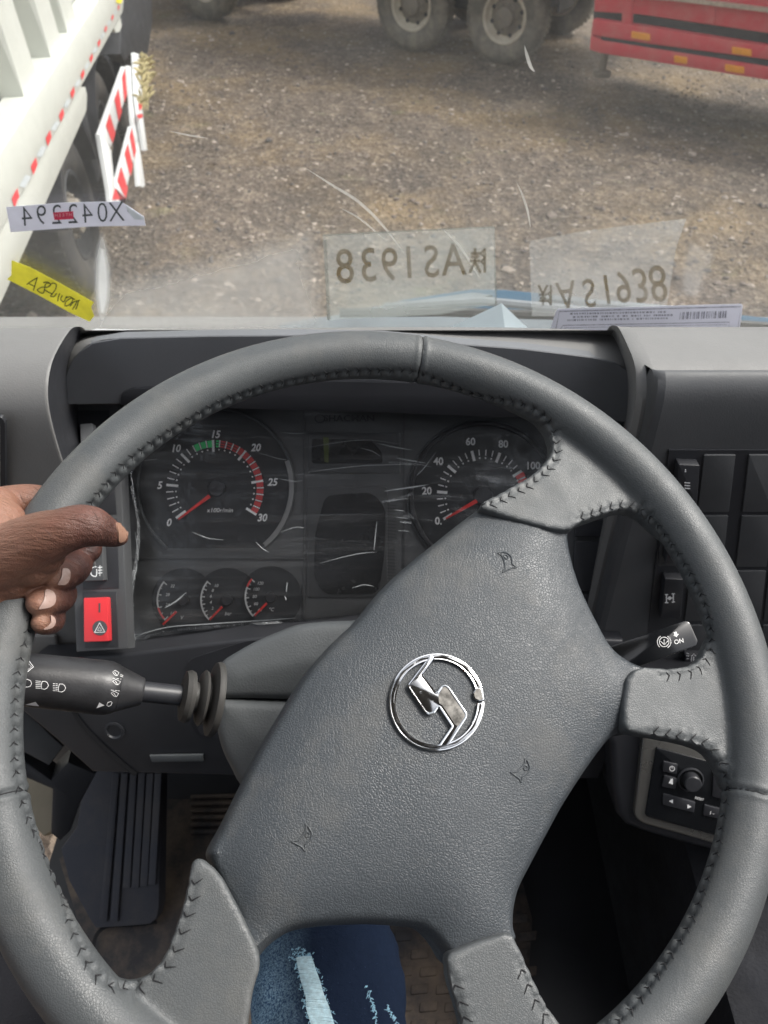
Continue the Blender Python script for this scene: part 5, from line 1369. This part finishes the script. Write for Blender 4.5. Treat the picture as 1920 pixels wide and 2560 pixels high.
# ==================================================================== THE DRIVER: ARM, HAND, JEANS
person = thing('person', (-.05, 0, 2.0), 'driver in ripped blue jeans gripping the left side of the steering wheel', 'person')
def ball(b, c, r, seg=10, sc=(1, 1, 1)):
    bm = bmesh.new(); bmesh.ops.create_uvsphere(bm, u_segments=seg * 2, v_segments=seg, radius=r); bmesh.ops.scale(bm, vec=sc, verts=bm.verts); bmesh.ops.translate(bm, vec=c, verts=bm.verts); b.bmesh(bm)
def limb(b, J, sub=6):
    """J = [(point, radius)]; smooth chain of overlapping balls"""
    P = smooth_line([tuple(p) for p, r in J], sub); R = []
    for i in range(len(J) - 1):
        for k in range(sub): t = k / sub; R.append(J[i][1] * (1 - t) + J[i + 1][1] * t)
    R.append(J[-1][1])
    for p, r in zip(P, R): ball(b, p, r, 9)
    b.tube(P, R, seg=18)
b = MB()
fingers = {
 'thumb': [(at(-60,1450,.425), .019), (at(20,1395,.413), .0185), (at(95,1352,.405), .0150), (at(150,1330,.402), .0121), (at(196,1316,.404), .0116), (at(226,1316,.406), .0110), (at(256,1326,.411), .0088), (at(284,1338,.417), .0066), (at(300,1344,.421), .0046)],
 'index': [(at(-60,1290,.455), .0125), (at(20,1262,.456), .0115), (at(105,1256,.465), .0100), (at(180,1300,.478), .0092), (at(215,1345,.472), .0088), (at(222,1374,.462), .0078)],
 'middle': [(at(-60,1350,.470), .0125), (at(40,1360,.478), .0105), (at(130,1385,.482), .0098), (at(186,1402,.466), .0096), (at(184,1422,.446), .0094), (at(160,1438,.432), .0086), (at(140,1447,.424), .0070)],
 'ring': [(at(-80,1420,.462), .0120), (at(10,1440,.470), .0100), (at(95,1462,.470), .0096), (at(147,1478,.456), .0094), (at(146,1495,.438), .0091), (at(122,1502,.424), .0086), (at(98,1507,.416), .0072)],
 'pinky': [(at(-80,1480,.450), .0105), (at(0,1510,.456), .0086), (at(75,1528,.455), .0080), (at(124,1540,.444), .0078), (at(127,1553,.432), .0074), (at(112,1557,.422), .0067), (at(103,1557,.417), .0056)]}
for k, J in fingers.items(): limb(b, J)
# palm, thenar and back of the hand, wrist, forearm
for c, r, sc in ((at(-30,1400,.428), .026, (1, 1, 1)), (at(-20,1450,.424), .0225, (1, 1, 1)), (at(25,1425,.420), .0185, (1, 1, 1)), (at(75,1400,.414), .0150, (1, 1, 1)), (at(-70,1350,.437), .030, (1, 1, 1)), (at(-30,1290,.441), .0185, (1, 1, 1)), (at(-25,1335,.432), .022, (1,1,1)), (at(-60,1480,.428), .026, (1, 1, 1)), (at(20,1465,.422), .0130, (1,1,1)), (at(110,1385,.410), .0110, (1,1,1))):
    ball(b, c, r, 12, sc) if False else ball(b, c, r, 12)
wr = at(-190, 1480, .43)
limb(b, [(at(-60,1420,.432), .032), (at(-130,1455,.43), .029), (wr, .027), (wr + Vector((-.03, -.08, -.03)), .032), (Vector((-.36, .02, 2.22)), .040), (Vector((-.34, -.12, 2.22)), .046), (Vector((-.27, -.22, 2.40)), .050)], 8)
hm = remesh_smooth(mesh_from(b.v, b.f), .00085, 10)
def skin():
    t = NT('brown_skin'); p = t.pr((.3, .17, .1), .48, 0, .4)
    at_ = t.n('Attribute'); at_.attribute_name = 'tone'
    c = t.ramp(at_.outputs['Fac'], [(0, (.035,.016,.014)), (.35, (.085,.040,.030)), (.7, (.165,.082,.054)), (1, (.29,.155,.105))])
    c = t.mix(t.ramp(t.noise(60, 5, .6), [(.35, g(0)), (.7, g(.30))]), c, (.22,.085,.06))
    t.l(c, p.inputs['Base Color'])
    p.inputs['Subsurface Weight'].default_value = .12; p.inputs['Subsurface Radius'].default_value = (.006, .002, .001); p.inputs['Subsurface Scale'].default_value = .4
    v = t.vor(900); mp = t.n('Mapping'); mp.inputs['Rotation'].default_value = (0, rad(20), rad(60)); mp.inputs['Scale'].default_value = (60, 420, 200); t.l(t.tc, mp.inputs[0]); n1 = t.noise(1, 4, .6, vec=mp.outputs[0])
    b1 = t.bump(t.ramp(v, [(0, g(0)), (.3, g(1))]), .5, .0002); b2 = t.bump(n1, .9, .0015, b1); b3 = t.bump(t.noise(80, 3), .3, .001, b2); t.l(b3, p.inputs['Normal'])
    return t.mat
def segdist(p, a, b_):
    d = b_ - a; t = max(0, min(1, (p - a).dot(d) / d.length_squared)); return (p - (a + d * t)).length
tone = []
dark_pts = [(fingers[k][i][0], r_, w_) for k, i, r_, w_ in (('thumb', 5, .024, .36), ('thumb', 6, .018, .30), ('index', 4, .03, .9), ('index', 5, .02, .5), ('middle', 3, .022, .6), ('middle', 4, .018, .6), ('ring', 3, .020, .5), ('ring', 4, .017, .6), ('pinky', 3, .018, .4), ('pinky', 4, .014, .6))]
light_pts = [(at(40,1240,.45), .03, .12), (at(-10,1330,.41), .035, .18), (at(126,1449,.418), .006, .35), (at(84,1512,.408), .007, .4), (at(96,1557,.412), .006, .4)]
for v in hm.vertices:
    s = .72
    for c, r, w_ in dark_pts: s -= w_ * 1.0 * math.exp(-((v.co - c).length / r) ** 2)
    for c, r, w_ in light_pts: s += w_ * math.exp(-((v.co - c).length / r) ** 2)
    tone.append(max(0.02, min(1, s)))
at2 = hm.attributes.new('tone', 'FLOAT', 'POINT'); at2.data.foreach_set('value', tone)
hb_ = bvh_of(hm)
hand = link('arm_and_hand', hm, skin(), person)
z1 = lambda L: [(.217 * x, 1180 + .217 * y) for x, y in L]
def nail(pts, bright=0):
    poly = z1(pts); P = smooth_line(poly, 4, True); sf = Surf(hb_, Plane(at(150, 1450, .42), -AF))
    cx = sum(p[0] for p in poly) / len(poly); cy = sum(p[1] for p in poly) / len(poly)
    V = []; F = []; n = len(P); rings = (1.0, .92, .75, .5, .25)
    for k, r in enumerate(rings):
        for p in P:
            h = hb_.ray_cast(CAM, ray(cx + (p.x - cx) * r, cy + (p.y - cy) * r).normalized())
            q = h[0] if h[0] else sf.hit(cx, cy); nn = h[1] if h[0] else -AF
            V.append(q + nn * (.0000 if k == 0 else .0008))
    for k in range(len(rings) - 1):
        for j in range(n): a = k * n + j; c = k * n + (j + 1) % n; F.append((a, c, c + n, a + n))
    F.append(tuple((len(rings) - 1) * n + j for j in range(n)))
    b = MB(); b.add(V, F); return b.build('nail', M['thumbnail' if bright else 'nail'], person)
M['thumbnail'] = M_simple('brown_nail', (.27,.155,.11), .3, var=.12, vscale=90)
M['nail'] = M_simple('finger_nail', (.40,.28,.24), .3, var=.10, vscale=90)
for o in (nail([(1335,585),(1400,610),(1462,690),(1462,740),(1420,800),(1360,805),(1352,700)], 1),
          nail([(715,1120),(780,1115),(808,1160),(795,1240),(750,1295),(680,1300),(660,1290),(700,1210)]),
          nail([(520,1360),(600,1370),(640,1430),(630,1510),(570,1560),(460,1580),(445,1570),(500,1470)]),
          nail([(575,1650),(620,1680),(630,1740),(595,1790),(530,1810),(500,1810),(565,1760),(585,1700)])): pass
b = MB(); sfh = Surf(hb_, Plane(at(150, 1450, .42), -AF))
for L in ([(1040,400),(1090,480),(1120,540),(1130,590)], [(225,240),(250,300),(300,380)], [(480,650),(560,700),(600,760)], [(380,170),(440,210),(470,245)], [(600,1100),(640,1060),(660,1040)], [(350,930),(480,980),(560,1030)], [(40,1330),(120,1390),(200,1410)]):
    P = smooth_line(z1(L), 5); b.tube([sfh.hit(*p) + AF * .00005 for p in P], [.00016 * math.sin(math.pi * (i + .5) / len(P)) + .00004 for i in range(len(P))], seg=5)
b.build('skin_creases', M_simple('crease_skin', (.07,.03,.022), .7), person)
# jeans
def denim():
    t = NT('denim'); p = t.pr((.02, .05, .14), .9, 0, .15)
    at_ = t.n('Attribute'); at_.attribute_name = 'fade'
    mp = t.n('Mapping'); mp.inputs['Rotation'].default_value = (0, 0, rad(24)); t.l(t.tc, mp.inputs[0])
    wv = t.n('TexWave'); wv.inputs['Scale'].default_value = 330; wv.inputs['Distortion'].default_value = 2.5; wv.inputs['Detail'].default_value = 3; wv.inputs['Detail Scale'].default_value = 2; t.l(mp.outputs[0], wv.inputs['Vector'])
    sp = t.noise(620, 3, .8); base = t.mix(t.ramp(wv.outputs['Fac'], [(.3, g(0)), (.8, g(.5))]), (.005,.010,.026), (.012,.025,.052))
    fadec = t.mix(t.ramp(sp, [(.40, g(0)), (.60, g(1))]), (.02,.065,.17), (.34,.52,.66))
    f = t.math('MULTIPLY', at_.outputs['Fac'], t.ramp(t.noise(30, 5, .7), [(.3, g(.55)), (.6, g(1.1))]))
    c = t.mix(f, base, fadec)
    c = t.mix(t.ramp(sp, [(.66, g(0)), (.74, g(.45))]), c, (.12,.2,.34))
    t.l(c, p.inputs['Base Color']); t.l(t.bump(sp, .9, .001, t.bump(wv.outputs['Fac'], .5, .0005, t.bump(t.noise(26, 3), .8, .010))), p.inputs['Normal']); return t.mat
LJ = [((-.085, -.20, 1.93), .085), ((-.062, -.02, 1.93), .077), ((-.047, .15, 1.928), .0665), ((-.051, .24, 1.925), .060), ((-.054, .35, 1.915), .057), ((-.054, .415, 1.865), .055), ((-.045, .44, 1.76), .056), ((-.05, .445, 1.62), .050)]
P = smooth_line([p for p, r in LJ], 10); R = []
for i in range(len(LJ) - 1):
    for k in range(10): R.append(LJ[i][1] + (LJ[i + 1][1] - LJ[i][1]) * k / 10)
R.append(LJ[-1][1]); b = MB(); b.tube(P, R, seg=64)
for i, v in enumerate(b.v):
    w_ = noise.noise(v * 14) * .007 + noise.noise(Vector((v.x * 16 + v.y * 22, v.y * 50 - v.x * 30, v.z * 20))) * .0038; c = P[min(i // 64, len(P) - 1)]; b.v[i] = v + (v - c).normalized() * w_
jm = mesh_from(b.v, b.f); jb = bvh_of(jm)
fa = []
for v in jm.vertices:
    d = v.co - CAM; dep = d.dot(AF); X = 960 + 1920 * d.x / dep
    cx = -.045; fa.append(max(0, min(1, (-.062 - v.co.x) / .035)) * max(0, min(1, (.26 - v.co.y) / .10)))
jm.attributes.new('fade', 'FLOAT', 'POINT').data.foreach_set('value', fa)
je = link('jeans', jm, denim(), person)
je['label'] = 'dark blue jeans leg with a light ripped patch'
z8 = lambda L: [(580 + .434 * x, 2280 + .434 * y) for x, y in L]
sj = Surf(jb, plane_px(830, 2450, .6, -AF))
def spatch(b, La, Lb, nU, nV, lift):
    V = []; F = []
    for i in range(nU + 1):
        for j in range(nV + 1):
            t = i / nU; s = j / nV
            a = La(t); c = Lb(t); V.append(sj.hit(a[0] + (c[0] - a[0]) * s, a[1] + (c[1] - a[1]) * s) - AF * lift)
    for i in range(nU):
        for j in range(nV): k = i * (nV + 1) + j; F.append((k, k + 1, k + nV + 2, k + nV + 1))
    b.add(V, F)
def lerp_line(L):
    def f(t):
        t = max(0, min(.9999, t)) * (len(L) - 1); i = int(t); k = t - i; return (L[i][0] + (L[i+1][0] - L[i][0]) * k, L[i][1] + (L[i+1][1] - L[i][1]) * k)
    return f
Lf = lerp_line(z8([(370,262),(385,330),(400,400),(425,480),(430,560),(455,640),(470,720)])); Rf = lerp_line(z8([(455,240),(485,330),(510,400),(530,470),(560,540),(590,640),(620,720)]))
b = MB(); spatch(b, Lf, Rf, 24, 6, .0006); b.build('rip_backing', M_simple('pale_blue_weft', (.17,.31,.42), .9, var=.15, vscale=200), je)
b = MB()
for i in range(88):
    t = (i + random.uniform(-.2, .2)) / 88; a = Lf(t); c = Rf(t + .025)
    ph = random.uniform(0, 6); P = []
    for k in range(9):
        s = k / 8; P.append(sj.hit(a[0] + (c[0] - a[0]) * s, a[1] + (c[1] - a[1]) * s - 3 * math.sin(s * 3.1 + ph * .1)) - AF * (.0011 + .0006 * math.sin(s * math.pi)))
    b.tube(P, .00042, seg=5)
b.build('weft_threads', M_simple('pale_threads', (.46,.62,.68), .9, var=.2, vscale=300), je)
b = MB()
for i in range(330):
    if i < 230:
        t = random.random(); L = Lf(t) if random.random() < .6 else Rf(t)
        if random.random() < .25: L = (Lf(0)[0] + random.uniform(-14, 30), Lf(0)[1] + random.uniform(-26, 4))
        x, y = L[0] + random.gauss(0, 3.5), L[1] + random.gauss(0, 3)
    else:
        t = random.random(); S = lerp_line(z8([(770,400),(790,470),(815,540),(825,620),(850,720)]) if i < 295 else z8([(895,535),(915,580),(945,640)])); L = S(t); w_ = 9 if (t < .08 and i < 295) else 3
        x, y = L[0] + random.gauss(0, w_ * .5), L[1] + random.gauss(0, 3)
    a = random.uniform(0, 6.28); l_ = random.uniform(3, 8)
    P = [sj.hit(x + math.cos(a) * l_ * k + math.sin(a * 3) * k * k * 3, y + math.sin(a) * l_ * k) - AF * (.0006 + .0009 * k) for k in (0, .35, .7, 1)]
    b.tube(P, [.0004, .00036, .0003, .00015], seg=4)
b.build('frayed_threads', M_simple('frayed_threads', (.24,.42,.54), .9, var=.3, vscale=300), je)
sh = MB(); limb(sh, [(Vector((-.05, .44, 1.62)), .045), (Vector((-.05, .50, 1.60)), .042), (Vector((-.045, .62, 1.59)), .038)], 6); sh.build('shoe', M['black'], person)
